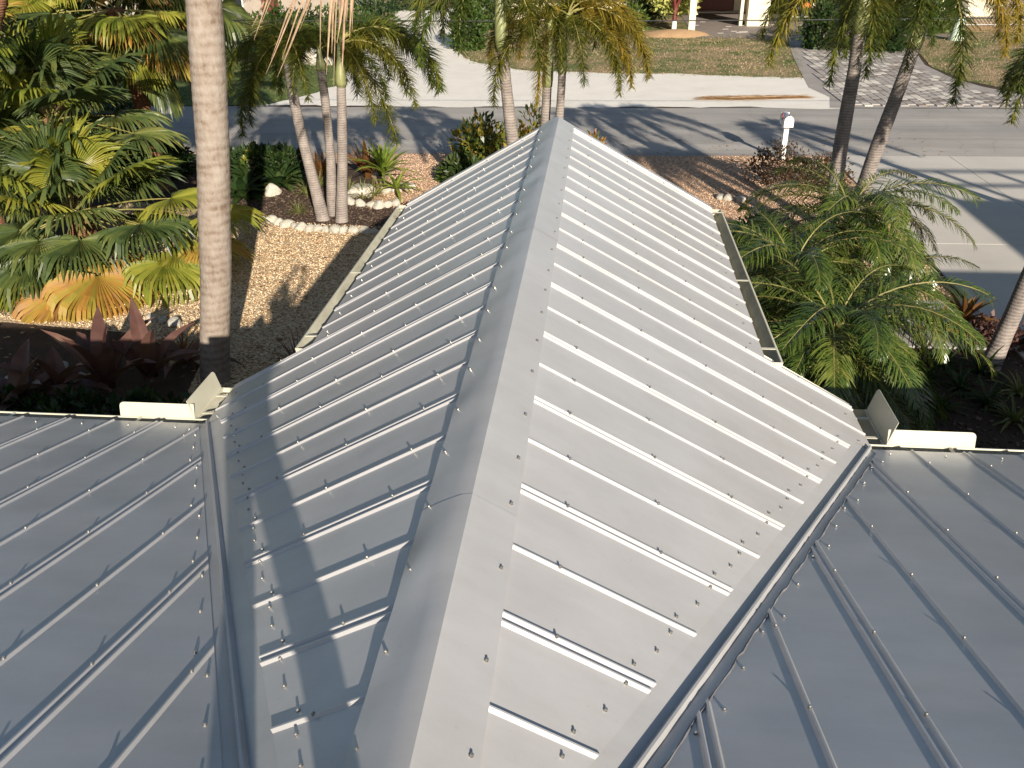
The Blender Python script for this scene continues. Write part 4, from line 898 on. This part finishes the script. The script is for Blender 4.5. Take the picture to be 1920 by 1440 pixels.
# ------------------------------------------------------------------ street furniture
MT['white'] = simple('white_paint', [(.3, (.68, .67, .63)), (.7, (.78, .77, .73))], 5, .45)
MT['black'] = simple('black_plastic', [(.3, (.015, .015, .016)), (.7, (.03, .03, .032))], 5, .45)
MT['red'] = simple('red_flag', [(.3, (.35, .05, .03)), (.7, (.45, .07, .04))], 5, .5)
mp = at_z(1466, 300); mb = empty('mailbox', (mp.x, mp.y, 0), 'white arched mailbox on a white post at the road edge', 'mailbox')
b = MB(); b.box((-.055, -.055, -.1), (.055, .055, .86)); b.obj('post', MT['white'], mb)
b = MB(); b.box((-.05, -.02, .72), (.05, .3, .80)); b.obj('arm', MT['white'], mb)
b = MB(); n = 10; y0, y1 = -.22, .34; ring_ = [(-.11, .82), (.11, .82)] + [(.11*math.cos(math.pi*i/n), .97+.11*math.sin(math.pi*i/n)) for i in range(n+1)]
k = len(ring_); b.add([(x, y0, z) for x, z in ring_] + [(x, y1, z) for x, z in ring_], [tuple(range(k)), tuple(range(2*k-1, k-1, -1))] + [(i, k+i, k+(i+1) % k, (i+1) % k) for i in range(k)]); b.obj('box', MT['white'], mb)
b = MB(); b.box((-.1, y1+.002, .83), (.1, y1+.02, 1.06)); b.obj('door', MT['white'], mb)
b = MB(); b.box((-.125, .02, .95), (-.112, .05, 1.12)); b.box((-.125, -.04, 1.06), (-.112, .05, 1.12)); b.obj('flag', MT['red'], mb)
b = MB(); b.box((-.01, -.2, 1.08), (.01, -.17, 1.11)); b.obj('knob', MT['black'], mb)
# overhead cable with its poles outside the picture
MT['cable'] = simple('cable_sheath', [(.3, (.02, .02, .02)), (.7, (.05, .05, .05))], 5, .6)
ca = at_y(820, 41, 20.4); cb = at_y(1440, 38, 20.4); sl_ = (cb.z-ca.z)/(cb.x-ca.x)
zl = lambda x: ca.z + sl_*(x-ca.x) + (x-2)**2*.00055
cable = empty('overhead_cable', (0, 20.4, 0), 'black overhead cable strung along the near side of the road', 'cable')
b = MB(); xs = np.linspace(-24, 28, 40); b.tube([(x, 0, zl(x)) for x in xs], .013, 5); b.obj('cable', MT['cable'], cable)
for x, lab in ((-24, 'wooden utility pole at the left end of the cable'), (28, 'wooden utility pole at the right end of the cable')):
    p = empty('utility_pole', (x, 20.4, 0), lab, 'pole'); b = MB(); b.tube([(0, 0, -.2), (0, 0, 3), (0, 0, zl(x)+1.2)], [.15, .13, .11], 12); b.obj('post', MT['bark_red'], p)
    b = MB(); b.box((-.06, -.9, zl(x)+.7), (.06, .9, zl(x)+.82)); b.obj('crossarm', MT['bark_red'], p)
# dry palm frond lying on the shell verge
MT['straw'] = leafy('straw_orange', [(.05, (.30, .15, .05)), (.5, (.55, .33, .14)), (.9, (.66, .46, .24))], .8, .2, 2, False)
fa, fb = at_z(1312, 187), at_z(1508, 184); fr = empty('fallen_frond', (fa.x, fa.y, .02), 'dry orange palm frond lying on the white shell verge', 'frond')
b = MB(); r = random.Random(9); L = (fb-fa).length; ax = (fb-fa).normalized(); sd = V3(-ax.y, ax.x, 0)
for i in range(520):
    t = r.random(); wd = .34*math.sin(min(1, t*.75+.18)*math.pi)**.6; p = ax*(t*L) + sd*r.uniform(-wd, wd)*.8 + UP*r.uniform(.0, .06)
    leaflet(b, p, ax*r.choice((1, -1, 1)) + sd*r.uniform(-.35, .35) + UP*r.uniform(-.03, .08), r.uniform(.25, .6), .03, sd, .05)
b.obj('leaflets', MT['straw'], fr)
b = MB(); b.tube([V3(0, 0, .02), ax*L*.5+UP*.05, ax*L*.98+UP*.03], [.008, .02, .03], 6); b.obj('midrib', MT['dryfrond'], fr)
# ------------------------------------------------------------------ across the street
MT['cream'] = simple('cream_stucco', [(.3, (.60, .55, .40)), (.7, (.68, .63, .47))], 2, .85, .3, 60)
MT['cream_shade'] = MT['cream']
MT['maroon'] = simple('maroon_door', [(.3, (.10, .02, .018)), (.7, (.14, .03, .025))], 3, .5)
MT['tile'] = simple('roof_shingle', [(.3, (.16, .13, .11)), (.7, (.25, .21, .18))], 4, .85, .4, 20)
m_, n_, p_ = mat_new('window_glass'); p_.inputs['Base Color'].default_value = (.02, .025, .03, 1); p_.inputs['Roughness'].default_value = .08; MT['glass'] = m_
cl = at_z(1400, 50); crr = at_z(1440, 50); ds = at_z(1345, 24)
hs = empty('far_house', (cl.x, cl.y, 0), 'cream house across the street with a square porch column and maroon door', 'house')
hx, hy = cl.x, cl.y; yw = ds.y - hy                      # back wall of the porch, relative
def part(name, boxes, mat, parent=None):
    b = MB()
    for a, c in boxes: b.box(a, c)
    return b.obj(name, MT[mat], parent or hs)
part('column', [((0, 0, 0), (crr.x-hx, .9, 2.9))], 'cream'); part('column', [((-.38, .25, 0), (-.22, .75, 2.9))], 'cream')
xl = at_z(1296, 62).x - hx; part('column', [((xl-.2, -3.2, 0), (xl+.12, -2.8, 2.9))], 'cream')
part('wall', [((-4.2-9, yw, 0), (-1.95, yw+.3, 3.0)), ((.3, yw, 0), (2.2, yw+.3, 3.0))], 'cream'); part('wall', [((-13.2, yw-3.5, 0), (-5.1, yw-.004, 3.0))], 'cream')
part('wall', [((6.6, yw-4, 0), (14, yw+.3, 3.0))], 'cream')
part('door', [((-1.95, yw+.1, .12), (.3, yw+.2, 2.4))], 'maroon'); part('door_step', [((-2.2, yw-.5, 0), (.6, yw+.0995, .12))], 'concrete')
part('garage_door', [((2.2, yw+.1, .0), (6.6, yw+.2, 2.6))], 'maroon')
for x in (-11.6, -8.2):
    o = part('window', [((x, yw-3.56, 1.0), (x+1.8, yw-3.5, 2.3))], 'white'); part('pane', [((x+.08, yw-3.575, 1.08), (x+1.72, yw-3.561, 2.22))], 'glass', o)
b = MB(); b.add([(-14, -1, 2.95), (15, -1, 2.95), (15, yw+9, 2.95), (-14, yw+9, 2.95), (-8, yw+2, 5.2), (9, yw+2, 5.2)], [(0, 1, 5, 4), (1, 2, 5), (2, 3, 4, 5), (3, 0, 4), (0, 3, 2, 1)]); b.obj('roof', MT['tile'], hs)
porch = empty('far_porch_paving'); porch['kind'] = 'structure'
b = MB(); b.add([(5.0, 45.0, .022), (7.6, 44.6, .022), (9.3, 43.4, .022), (17.5, 44.5, .022), (17.5, hy+yw, .022), (5.2, hy+yw, .022)], [(0, 1, 2, 3, 4, 5)]); b.obj('paving', MT['paver_dark'], porch)
rr2 = random.Random(3); wj = MB()
for i in range(60):
    x, y = rr2.uniform(5.4, 13), rr2.uniform(44.8, 54)
    if y < 46 and x < 9: y += 2
    wj.box((x-.15, y-.1, .0225), (x+.15, y+.1, .03))
wj.obj('white_paver', MT['paver_white'], porch)['kind'] = 'stuff'
# variegated tree on a sand mound in front of it
MT['sand'] = ground_mat('orange_sand', [(.3, (.36, .22, .11)), (.6, (.48, .31, .17))], 2, 20, .6)
sp = at_z(1266, 66); b = MB(); rings = [(1.3, .0), (1.0, .14), (.6, .24), (.2, .28)]
vs_ = [(r_*math.cos(2*math.pi*j/18)*1.35*(1+.1*math.sin(j*2.3)), r_*math.sin(2*math.pi*j/18)*(1+.1*math.cos(j*1.7)), z_) for r_, z_ in rings for j in range(18)]
b.add(vs_, [(i*18+j, i*18+(j+1) % 18, (i+1)*18+(j+1) % 18, (i+1)*18+j) for i in range(3) for j in range(18)] + [tuple(54+j for j in range(18))])
o = b.obj('sand_mound', MT['sand'], None, (sp.x, sp.y, -.01), True); o['kind'] = 'structure'
vt = empty('variegated_tree', (at_z(1263, 60).x, at_z(1263, 60).y, .2), 'small variegated tree with dark forked trunk on the sand mound', 'tree')
b = MB(); b.tube([(0, 0, -.25), (0, 0, .35)], [.14, .12], 10); b.obj('painted_trunk', MT['white'], vt)
b = MB(); b.tube([(0, 0, .35), (.02, 0, 1.0)], [.125, .12], 10); 
for a, l in ((.5, 1.1), (2.6, 1.2), (4.4, 1.0), (1.6, 1.3), (5.5, 1.2)): b.tube([(0, 0, .9), (math.cos(a)*.3, math.sin(a)*.2, 1.4), (math.cos(a)*.75, math.sin(a)*.5, .9+l)], [.09, .07, .04], 7)
b.obj('trunk', MT['maroon'], vt)
V, F = shrub_leaves(401, 1.75, 1.2, 1.5, 1500, .24, 9); V[:, 2] += .75; V[:, 1] += .5; link('crown', np_mesh('crown', V, F), MT['variegated'], vt)
# hedge bush at the corner of the shell drive
p = at_z(872, 97); shrub('round_bush', 'round clipped green bush at the corner of the shell drive', (p.x, p.y+.9, 0), (1.3, 1.15, 1.85), 4200, .17, 'bushgreen', 402, 'bush', lump=12, stems=8, lift=.12)
p = at_z(905, 60); shrub('round_bush', 'larger green bush behind the clipped one by the shell drive', (p.x, p.y+1, 0), (1.6, 1.4, 2.2), 3000, .2, 'bushgreen', 403, 'bush', lump=10, stems=8)
# dark dense tree and potted plant at the head of the paver drive
p = at_z(1650, 103); shrub('dense_dark_tree', 'dense dark shrub tree at the head of the paver drive', (p.x, p.y+1.3, 0), (1.75, 1.3, 3.4), 5200, .26, 'bushdark', 404, 'tree', lump=12, stems=7)
p = at_z(1545, 100); shrub('dark_bush', 'dark bush beside the motorcycle across the street', (p.x, p.y+1.2, 0), (1.3, 1.0, 1.9), 2600, .2, 'bushdark', 405, 'bush', lump=9)
p = at_z(1738, 62); shrub('flowering_bush', 'loose green bush in front of the parked white van', (p.x, p.y, 0), (1.6, 1.0, 1.5), 2200, .2, 'bushgreen', 406, 'bush', lump=9)
for i, (px, py, r3, lab) in enumerate(((1215, 40, (1.2, .9, 1.3), 'dark hedge bush under the far house window'), (1175, 62, (1.3, 1.0, 1.4), 'low hedge bush left of the variegated tree'), (1120, 30, (2.2, 1.3, 2.2), 'wide hedge along the far house wall'))):
    p = at_z(px, py); shrub('hedge_bush', lab, p, r3, 1600, .2, 'bushdark' if i != 1 else 'bushgreen', 410+i, 'bush', lump=8)
# background on the left: house, hedges and rocks behind the lawn
p = at_z(430, 52); hl = empty('left_house', (p.x, p.y, 0), 'grey-brown house wall behind the lawn, left of the shell drive', 'house')
MT['taupe'] = simple('taupe_stucco', [(.3, (.26, .22, .18)), (.7, (.33, .28, .23))], 2, .85, .3, 60)
part('wall', [((-14, .2, 0), (6.5, 8, 2.9))], 'taupe', hl)
o = part('window', [((-.2, .14, .7), (1.0, .2, 2.1))], 'white', hl); part('pane', [((-.12, .125, .78), (.92, .139, 2.02))], 'glass', o)
part('door', [((2.1, .14, 0), (3.1, .2, 2.1))], 'maroon', hl)
b = MB(); b.add([(-14.6, -.5, 2.85), (7.1, -.5, 2.85), (7.1, 8.6, 2.85), (-14.6, 8.6, 2.85), (-10, 4, 4.9), (2.6, 4, 4.9)], [(0, 1, 5, 4), (1, 2, 5), (2, 3, 4, 5), (3, 0, 4), (0, 3, 2, 1)]); b.obj('roof', MT['tile'], hl)
for i, (px, py, r3, mt, lab) in enumerate(((455, 105, (1.6, 1.1, 1.6), 'bushdark', 'dark shrub at the back of the green lawn'), (520, 100, (1.8, 1.1, 1.8), 'bushgreen', 'green shrub behind the lawn rocks'), (575, 96, (1.6, 1.1, 1.7), 'bushdark', 'dark shrub behind the sandy lawn rocks'), (640, 92, (1.7, 1.2, 1.8), 'bushgreen', 'leafy shrub where the lawn meets the shell drive'), (700, 70, (1.6, 1.2, 2.0), 'bushdark', 'dark shrub beside the shell drive'), (395, 110, (1.8, 1.2, 1.8), 'bushdark', 'dark shrub hidden behind the pale trunk'), (330, 100, (2, 1.3, 2.2), 'bushdark', 'dark hedge behind the shaded fan palm'), (230, 110, (2.2, 1.3, 2.2), 'bushdark', 'long dark hedge behind the left thicket'), (120, 110, (2.4, 1.3, 2.2), 'bushgreen', 'green hedge far behind the left thicket'), (770, 20, (2.2, 1.4, 2.6), 'bushdark', 'tall dark shrub at the far end of the shell drive'), (480, 40, (2.0, 1.3, 2.0), 'bushgreen', 'shrub against the grey-brown house'))):
    shrub('garden_shrub', lab, at_z(px, py), r3, 1700, .22, mt, 420+i, 'shrub', lump=9)
for px, py, w_ in ((552, 122, .9), (578, 120, 1.3), (597, 123, .7), (618, 122, .6), (430, 92, .7), (446, 96, .6)): rock(px, py, w_, 'sandy boulder at the back edge of the green lawn', 'boulders behind the green lawn', .8)
# thick planting between the fan palms and the road
for i, (px, py, r3, lab) in enumerate(((40, 330, (1.2, .9, 1.3), 'dark undergrowth under the outer fan palm'), (150, 300, (1.3, .9, 1.4), 'dark undergrowth in the middle of the left thicket'), (250, 300, (1.1, .8, 1.2), 'dark undergrowth between the fan palms and the road'), (60, 230, (1.5, 1.0, 1.7), 'tall dark undergrowth behind the fan palms'), (200, 235, (1.4, .9, 1.5), 'dark roadside undergrowth behind the fan palms'), (310, 330, (.8, .6, .7), 'low dark undergrowth beside the pale trunk'))):
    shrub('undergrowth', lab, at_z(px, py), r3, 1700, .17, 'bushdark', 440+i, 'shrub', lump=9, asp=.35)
# palm with painted foot, chain-link fence, sand beyond
p = at_z(1792, 76); wp = empty('painted_palm', (p.x, p.y, 0), 'palm with pale green painted foot on the brown lawn', 'palm')
b = MB(); b.tube([(0, 0, -.05), (0, 0, .2), (.02, 0, 1.0)], [.42, .27, .2], 12); b.obj('painted_foot', simple('mint_paint', [(.3, (.45, .55, .42)), (.7, (.60, .68, .55))], 3, .6), wp, smooth=True)
trunk_obj(wp, [Vector((p.x+.02, p.y, .99)), Vector((p.x, p.y+.1, 2.4)), Vector((p.x-.1, p.y+.1, 4.2))], (.19, .16), MT['bark_grey'], flare=1, seed=5)
for i in range(9): place(FOX[i % 2][i % 3], 'frond', None, wp, (p.x-.1, p.y+.1, 4.3), i*2.4, 1.0)
fp = at_z(1880, 50); fence = empty('chain_link_fence', (fp.x, fp.y, 0), 'galvanised chain-link fence beyond the brown lawn', 'fence')
MT['galv'] = simple('galvanised', [(.3, (.38, .38, .38)), (.7, (.52, .52, .51))], 6, .45, metal=.5)
for i in range(8): b = MB(); b.tube([(-2.4+i*2.0, 0, -.05), (-2.4+i*2.0, 0, 1.85)], .035, 8); b.obj('post', MT['galv'], fence)
for z in (.1, 1.0, 1.8): b = MB(); b.tube([(-2.4, 0, z), (11.6, 0, z)], .025, 6); b.obj('rail', MT['galv'], fence)
b = MB()
for i in range(-10, 82):
    for s in (1, -1):
        x0 = -2.4+i*.17; x1 = x0+1.7*s; z0, z1 = .1, 1.8; lo, hi = -2.4, 11.6
        t0 = max(0, min(1, ((lo if s > 0 else hi)-x0)/(x1-x0))); t1 = min(1, max(0, ((hi if s > 0 else lo)-x0)/(x1-x0)))
        if t1-t0 > .02: b.tube([(x0+(x1-x0)*t0, s*.006, z0+(z1-z0)*t0), (x0+(x1-x0)*t1, s*.006, z0+(z1-z0)*t1)], .006, 3, False)
b.obj('chain_mesh', MT['galv'], fence)['kind'] = 'stuff'
poly_sheet('sand_yard', [(18.5, 46.5), (40, 46.5), (40, 75), (18.5, 75)], .014, MT['sand'])
# parked van and motorcycle, mostly hidden by the palms
vp = at_z(1712, 58); van = empty('parked_van', (vp.x, vp.y, 0), 'white van parked behind the palm fronds at the end of the paver drive', 'van'); van.rotation_euler = (0, 0, rad(8))
b = MB(); pr = [(-1.0, .35), (1.0, .35), (1.02, .9), (.95, 1.05), (.82, 1.75), (.6, 1.85), (-.6, 1.85), (-.82, 1.75), (-.95, 1.05), (-1.02, .9)]; k = len(pr)
sec = [(0, .82, 1.0), (.12, .95, 1.0), (.9, 1, 1.04), (1.5, 1, 1.5), (2.0, 1, 1.85), (4.6, 1, 1.85), (4.8, .95, 1.8)]
vs_ = []
for y, sx, ht in sec: vs_ += [(x*sx, y, min(z, ht) if z > .9 else z) for x, z in pr]
b.add(vs_, [(i*k+j, i*k+(j+1) % k, (i+1)*k+(j+1) % k, (i+1)*k+j) for i in range(len(sec)-1) for j in range(k)] + [tuple(range(k))[::-1], tuple((len(sec)-1)*k+j for j in range(k))]); b.obj('body', MT['white'], van, smooth=False)
b = MB(); b.add([(-.82, .93, 1.09), (.82, .93, 1.09), (.74, 1.85, 1.79), (-.74, 1.85, 1.79)], [(0, 1, 2, 3)]); o = b.obj('windscreen', MT['glass'], van); o.location.z += .03; o.location.y -= .02
part('grille', [((-.6, -.03, .5), (.6, .02, .85))], 'black', van)
for s in (-1, 1): part('headlight', [((s*.72-.12, -.025, .65), (s*.72+.12, .03, .85))], 'galv', van)
for s in (-1, 1):
    for y in (.85, 3.7):
        b = MB(); b.tube([(s*.82, y, .34), (s*1.03, y, .34)], .34, 18); wl = b.obj('wheel', MT['black'], van); b = MB(); b.tube([(s*1.0, y, .34), (s*1.04, y, .34)], .2, 12); b.obj('rim', MT['galv'], wl)
mp = at_z(1503, 42); moto = empty('motorcycle', (mp.x, mp.y, 0), 'black and orange motorcycle parked in front of the far garage', 'motorcycle'); moto.rotation_euler = (0, 0, rad(20))
def torus(c, R_, r_, n=20, m2=8):
    b = MB(); vs_ = [(c[0]+(R_+r_*math.cos(v))*math.cos(u), c[1]+r_*math.sin(v), c[2]+(R_+r_*math.cos(v))*math.sin(u)) for u in np.linspace(0, 2*math.pi, n, False) for v in np.linspace(0, 2*math.pi, m2, False)]
    b.add(vs_, [(i*m2+j, ((i+1) % n)*m2+j, ((i+1) % n)*m2+(j+1) % m2, i*m2+(j+1) % m2) for i in range(n) for j in range(m2)]); return b
MT['orange'] = simple('orange_tank', [(.3, (.45, .12, .03)), (.7, (.6, .2, .06))], 4, .3)
for x in (-.7, .75):
    wl = torus((x, 0, .32), .26, .065).obj('wheel', MT['black'], moto, smooth=True); b = MB(); b.tube([(x, -.06, .32), (x, .06, .32)], .07, 10)
    for a in range(6): b.tube([(x, 0, .32), (x+.24*math.cos(a*1.047), 0, .32+.24*math.sin(a*1.047))], .01, 4)
    b.obj('hub', MT['galv'], wl)
b = MB(); b.tube([(-.7, 0, .32), (-.3, 0, .45), (.25, 0, .4), (.45, 0, .75)], .05, 6); b.box((-.2, -.14, .25), (.22, .14, .55)); b.obj('frame', MT['black'], moto)
b = MB(); b.tube([(.45, 0, .8), (.2, 0, .86), (-.1, 0, .78)], [.1, .17, .12], 10); b.obj('fuel_tank', MT['orange'], moto, smooth=True)
b = MB(); b.tube([(-.1, 0, .74), (-.4, 0, .72), (-.75, 0, .8)], [.11, .14, .09], 8); b.obj('saddle', MT['black'], moto, smooth=True)
b = MB(); b.tube([(.75, 0, .32), (.45, 0, .95)], .035, 6); b.tube([(.4, -.38, 1.02), (.47, 0, .97), (.4, .38, 1.02)], .018, 6); b.obj('fork', MT['galv'], moto)
b = MB(); b.tube([(.5, 0, .88), (.64, 0, .86)], [.07, .1], 10); b.obj('headlight', MT['white'], moto)
b = MB(); b.tube([(.2, -.17, .3), (-.3, -.18, .28), (-.9, -.19, .36)], [.035, .045, .05], 8); b.obj('exhaust', MT['galv'], moto)
# ------------------------------------------------------------------ unseen figure behind the lens, posed to cast the shadow on the left slope
def roof_z(y): return main_pt(0, y).z + SHEET
per = empty('person', (.15, -.28, roof_z(-.28)), 'unseen person stooping on the silver roof with a phone, posed to shade the left slope', 'person')
def P(x, y, z): return Vector((x, y, z + roof_z(-.28))) - per.location
J = {'pel': (P(.06, -.38, .60), (.14, .11)), 'bel': (P(.03, -.33, .72), (.13, .11)), 'che': (P(.0, -.20, .80), (.15, .115)), 'nk0': (P(.01, -.07, .85), (.07, .07)), 'nk1': (P(.02, -.02, .87), (.055, .055)), 'hd0': (P(.03, .03, .91), (.075, .09)), 'hd1': (P(.03, .04, .99), (.078, .095)), 'hd2': (P(.03, .03, 1.05), (.05, .06))}
ED = [('pel', 'bel'), ('bel', 'che'), ('che', 'nk0'), ('nk0', 'nk1'), ('nk1', 'hd0'), ('hd0', 'hd1'), ('hd1', 'hd2')]
for s, fx in ((1, .47), (-1, .12)):         # stooping low with feet apart on the slope, phone held up in front
    n_ = 'R' if s > 0 else 'L'; hx_ = .06 + s*.10; kx = .34 if s > 0 else .03
    J['hip'+n_] = (P(hx_, -.35, .55), (.09, .09)); J['kne'+n_] = (P(kx, -.22, .33), (.072, .07)); J['clf'+n_] = (P(kx*.5+fx*.5, -.24, .20), (.068, .065)); J['ank'+n_] = (P(fx, -.26, .085), (.052, .048)); J['toe'+n_] = (P(fx+s*.03, -.07, -.02), (.04, .03)); J['hee'+n_] = (P(fx, -.31, .045), (.042, .04))
    ED += [('pel', 'hip'+n_), ('hip'+n_, 'kne'+n_), ('kne'+n_, 'clf'+n_), ('clf'+n_, 'ank'+n_), ('ank'+n_, 'toe'+n_), ('ank'+n_, 'hee'+n_)]
    J['sho'+n_] = (P(.01+s*.17, -.15, .86), (.055, .055)); J['elb'+n_] = (P(.19+s*.15, -.10, 1.10), (.04, .04)); J['wri'+n_] = (P(.37+s*.105, -.065, 1.36), (.027, .03)); J['plm'+n_] = (P(.37+s*.095, -.045, 1.42), (.036, .02))
    ED += [('che', 'sho'+n_), ('sho'+n_, 'elb'+n_), ('elb'+n_, 'wri'+n_), ('wri'+n_, 'plm'+n_)]
    for k in range(5):                       # four fingers behind the phone and a thumb on its near face
        if k < 4:
            a = P(.37+s*(.088+.004*k), -.034, 1.405+.018*k); m2 = P(.37+s*.075, -.022, 1.41+.018*k); e2 = P(.37+s*(.052-.004*abs(k-1)), -.022, 1.412+.018*k); rr_ = .0085
        else: a = P(.37+s*.088, -.055, 1.40); m2 = P(.37+s*.072, -.052, 1.42); e2 = P(.37+s*.052, -.046, 1.435); rr_ = .0095
        J[f'f{n_}{k}a'] = (a, (rr_, rr_)); J[f'f{n_}{k}b'] = (m2, (rr_, rr_)); J[f'f{n_}{k}c'] = (e2, (rr_*.8, rr_*.8)); ED += [('plm'+n_, f'f{n_}{k}a'), (f'f{n_}{k}a', f'f{n_}{k}b'), (f'f{n_}{k}b', f'f{n_}{k}c')]
ks = list(J); me = bpy.data.meshes.new('body'); me.from_pydata([tuple(J[k][0]) for k in ks], [(ks.index(a), ks.index(c)) for a, c in ED], [])
body = link('body', me, None, per); md = body.modifiers.new('skin', 'SKIN'); 
lay = me.skin_vertices[0].data if me.skin_vertices else None
if lay is None:
    bm_ = bmesh.new(); bm_.from_mesh(me); bm_.verts.layers.skin.verify(); bm_.to_mesh(me); bm_.free(); lay = me.skin_vertices[0].data
for i, k in enumerate(ks): lay[i].radius = J[k][1]; lay[i].use_root = (k == 'pel')
sd_ = body.modifiers.new('smooth', 'SUBSURF'); sd_.levels = 2; sd_.render_levels = 2
dg = bpy.context.evaluated_depsgraph_get(); nm = bpy.data.meshes.new_from_object(body.evaluated_get(dg)); body.modifiers.clear(); body.data = nm; nm.name = 'body'
for m_ in (simple('skin', [(.3, (.42, .26, .18)), (.7, (.5, .32, .23))], 6, .5), simple('grey_shirt', [(.3, (.15, .16, .18)), (.7, (.2, .21, .23))], 10, .85), simple('khaki_trousers', [(.3, (.22, .18, .12)), (.7, (.28, .23, .16))], 10, .85), MT['black']): nm.materials.append(m_)
zb = roof_z(-.28) - per.location.z
for f in nm.polygons:
    c = f.center; z = c.z - zb; x = c.x + per.location.x; y = c.y + per.location.y
    f.material_index = 3 if z < .075 else 2 if z < .64 and y < -.1 else 1 if (z < .97 and y < -.08) else 0
nm.shade_smooth()
b = MB(); hc = J['hd1'][0] + V3(0, -.012, .035); vs_ = []; n = 12
for i in range(6):
    t = i/5*1.35
    for j in range(n): vs_.append((hc.x+.093*math.sin(t)*math.cos(j*2*math.pi/n), hc.y+.108*math.sin(t)*math.sin(j*2*math.pi/n)-.012*math.sin(t), hc.z+.085*math.cos(t)))
b.add(vs_, [(i*n+j, (i+1)*n+j, (i+1)*n+(j+1) % n, i*n+(j+1) % n) for i in range(5) for j in range(n)]); b.obj('hair', MT['wood'], per, smooth=True)
b = MB(); pl = J['hd0'][0]; b.tube([pl+V3(0, .085, .03), pl+V3(0, .115, .0)], [.01, .016], 6); b.obj('nose', nm.materials[0], per, smooth=True)
for s in (-1, 1): b = MB(); b.tube([pl+V3(s*.078, -.01, .0), pl+V3(s*.095, -.02, .045)], [.012, .02], 6); b.obj('ear', nm.materials[0], per, smooth=True)
ph = MB(); q = Vector((.37, -.036, CAM.z-.015)); ph.box((-.07, -.004, -.034), (.07, .004, .034)); tag(ph.obj('phone', MT['black'], None, q), 'black phone held up level in both hands', 'phone')
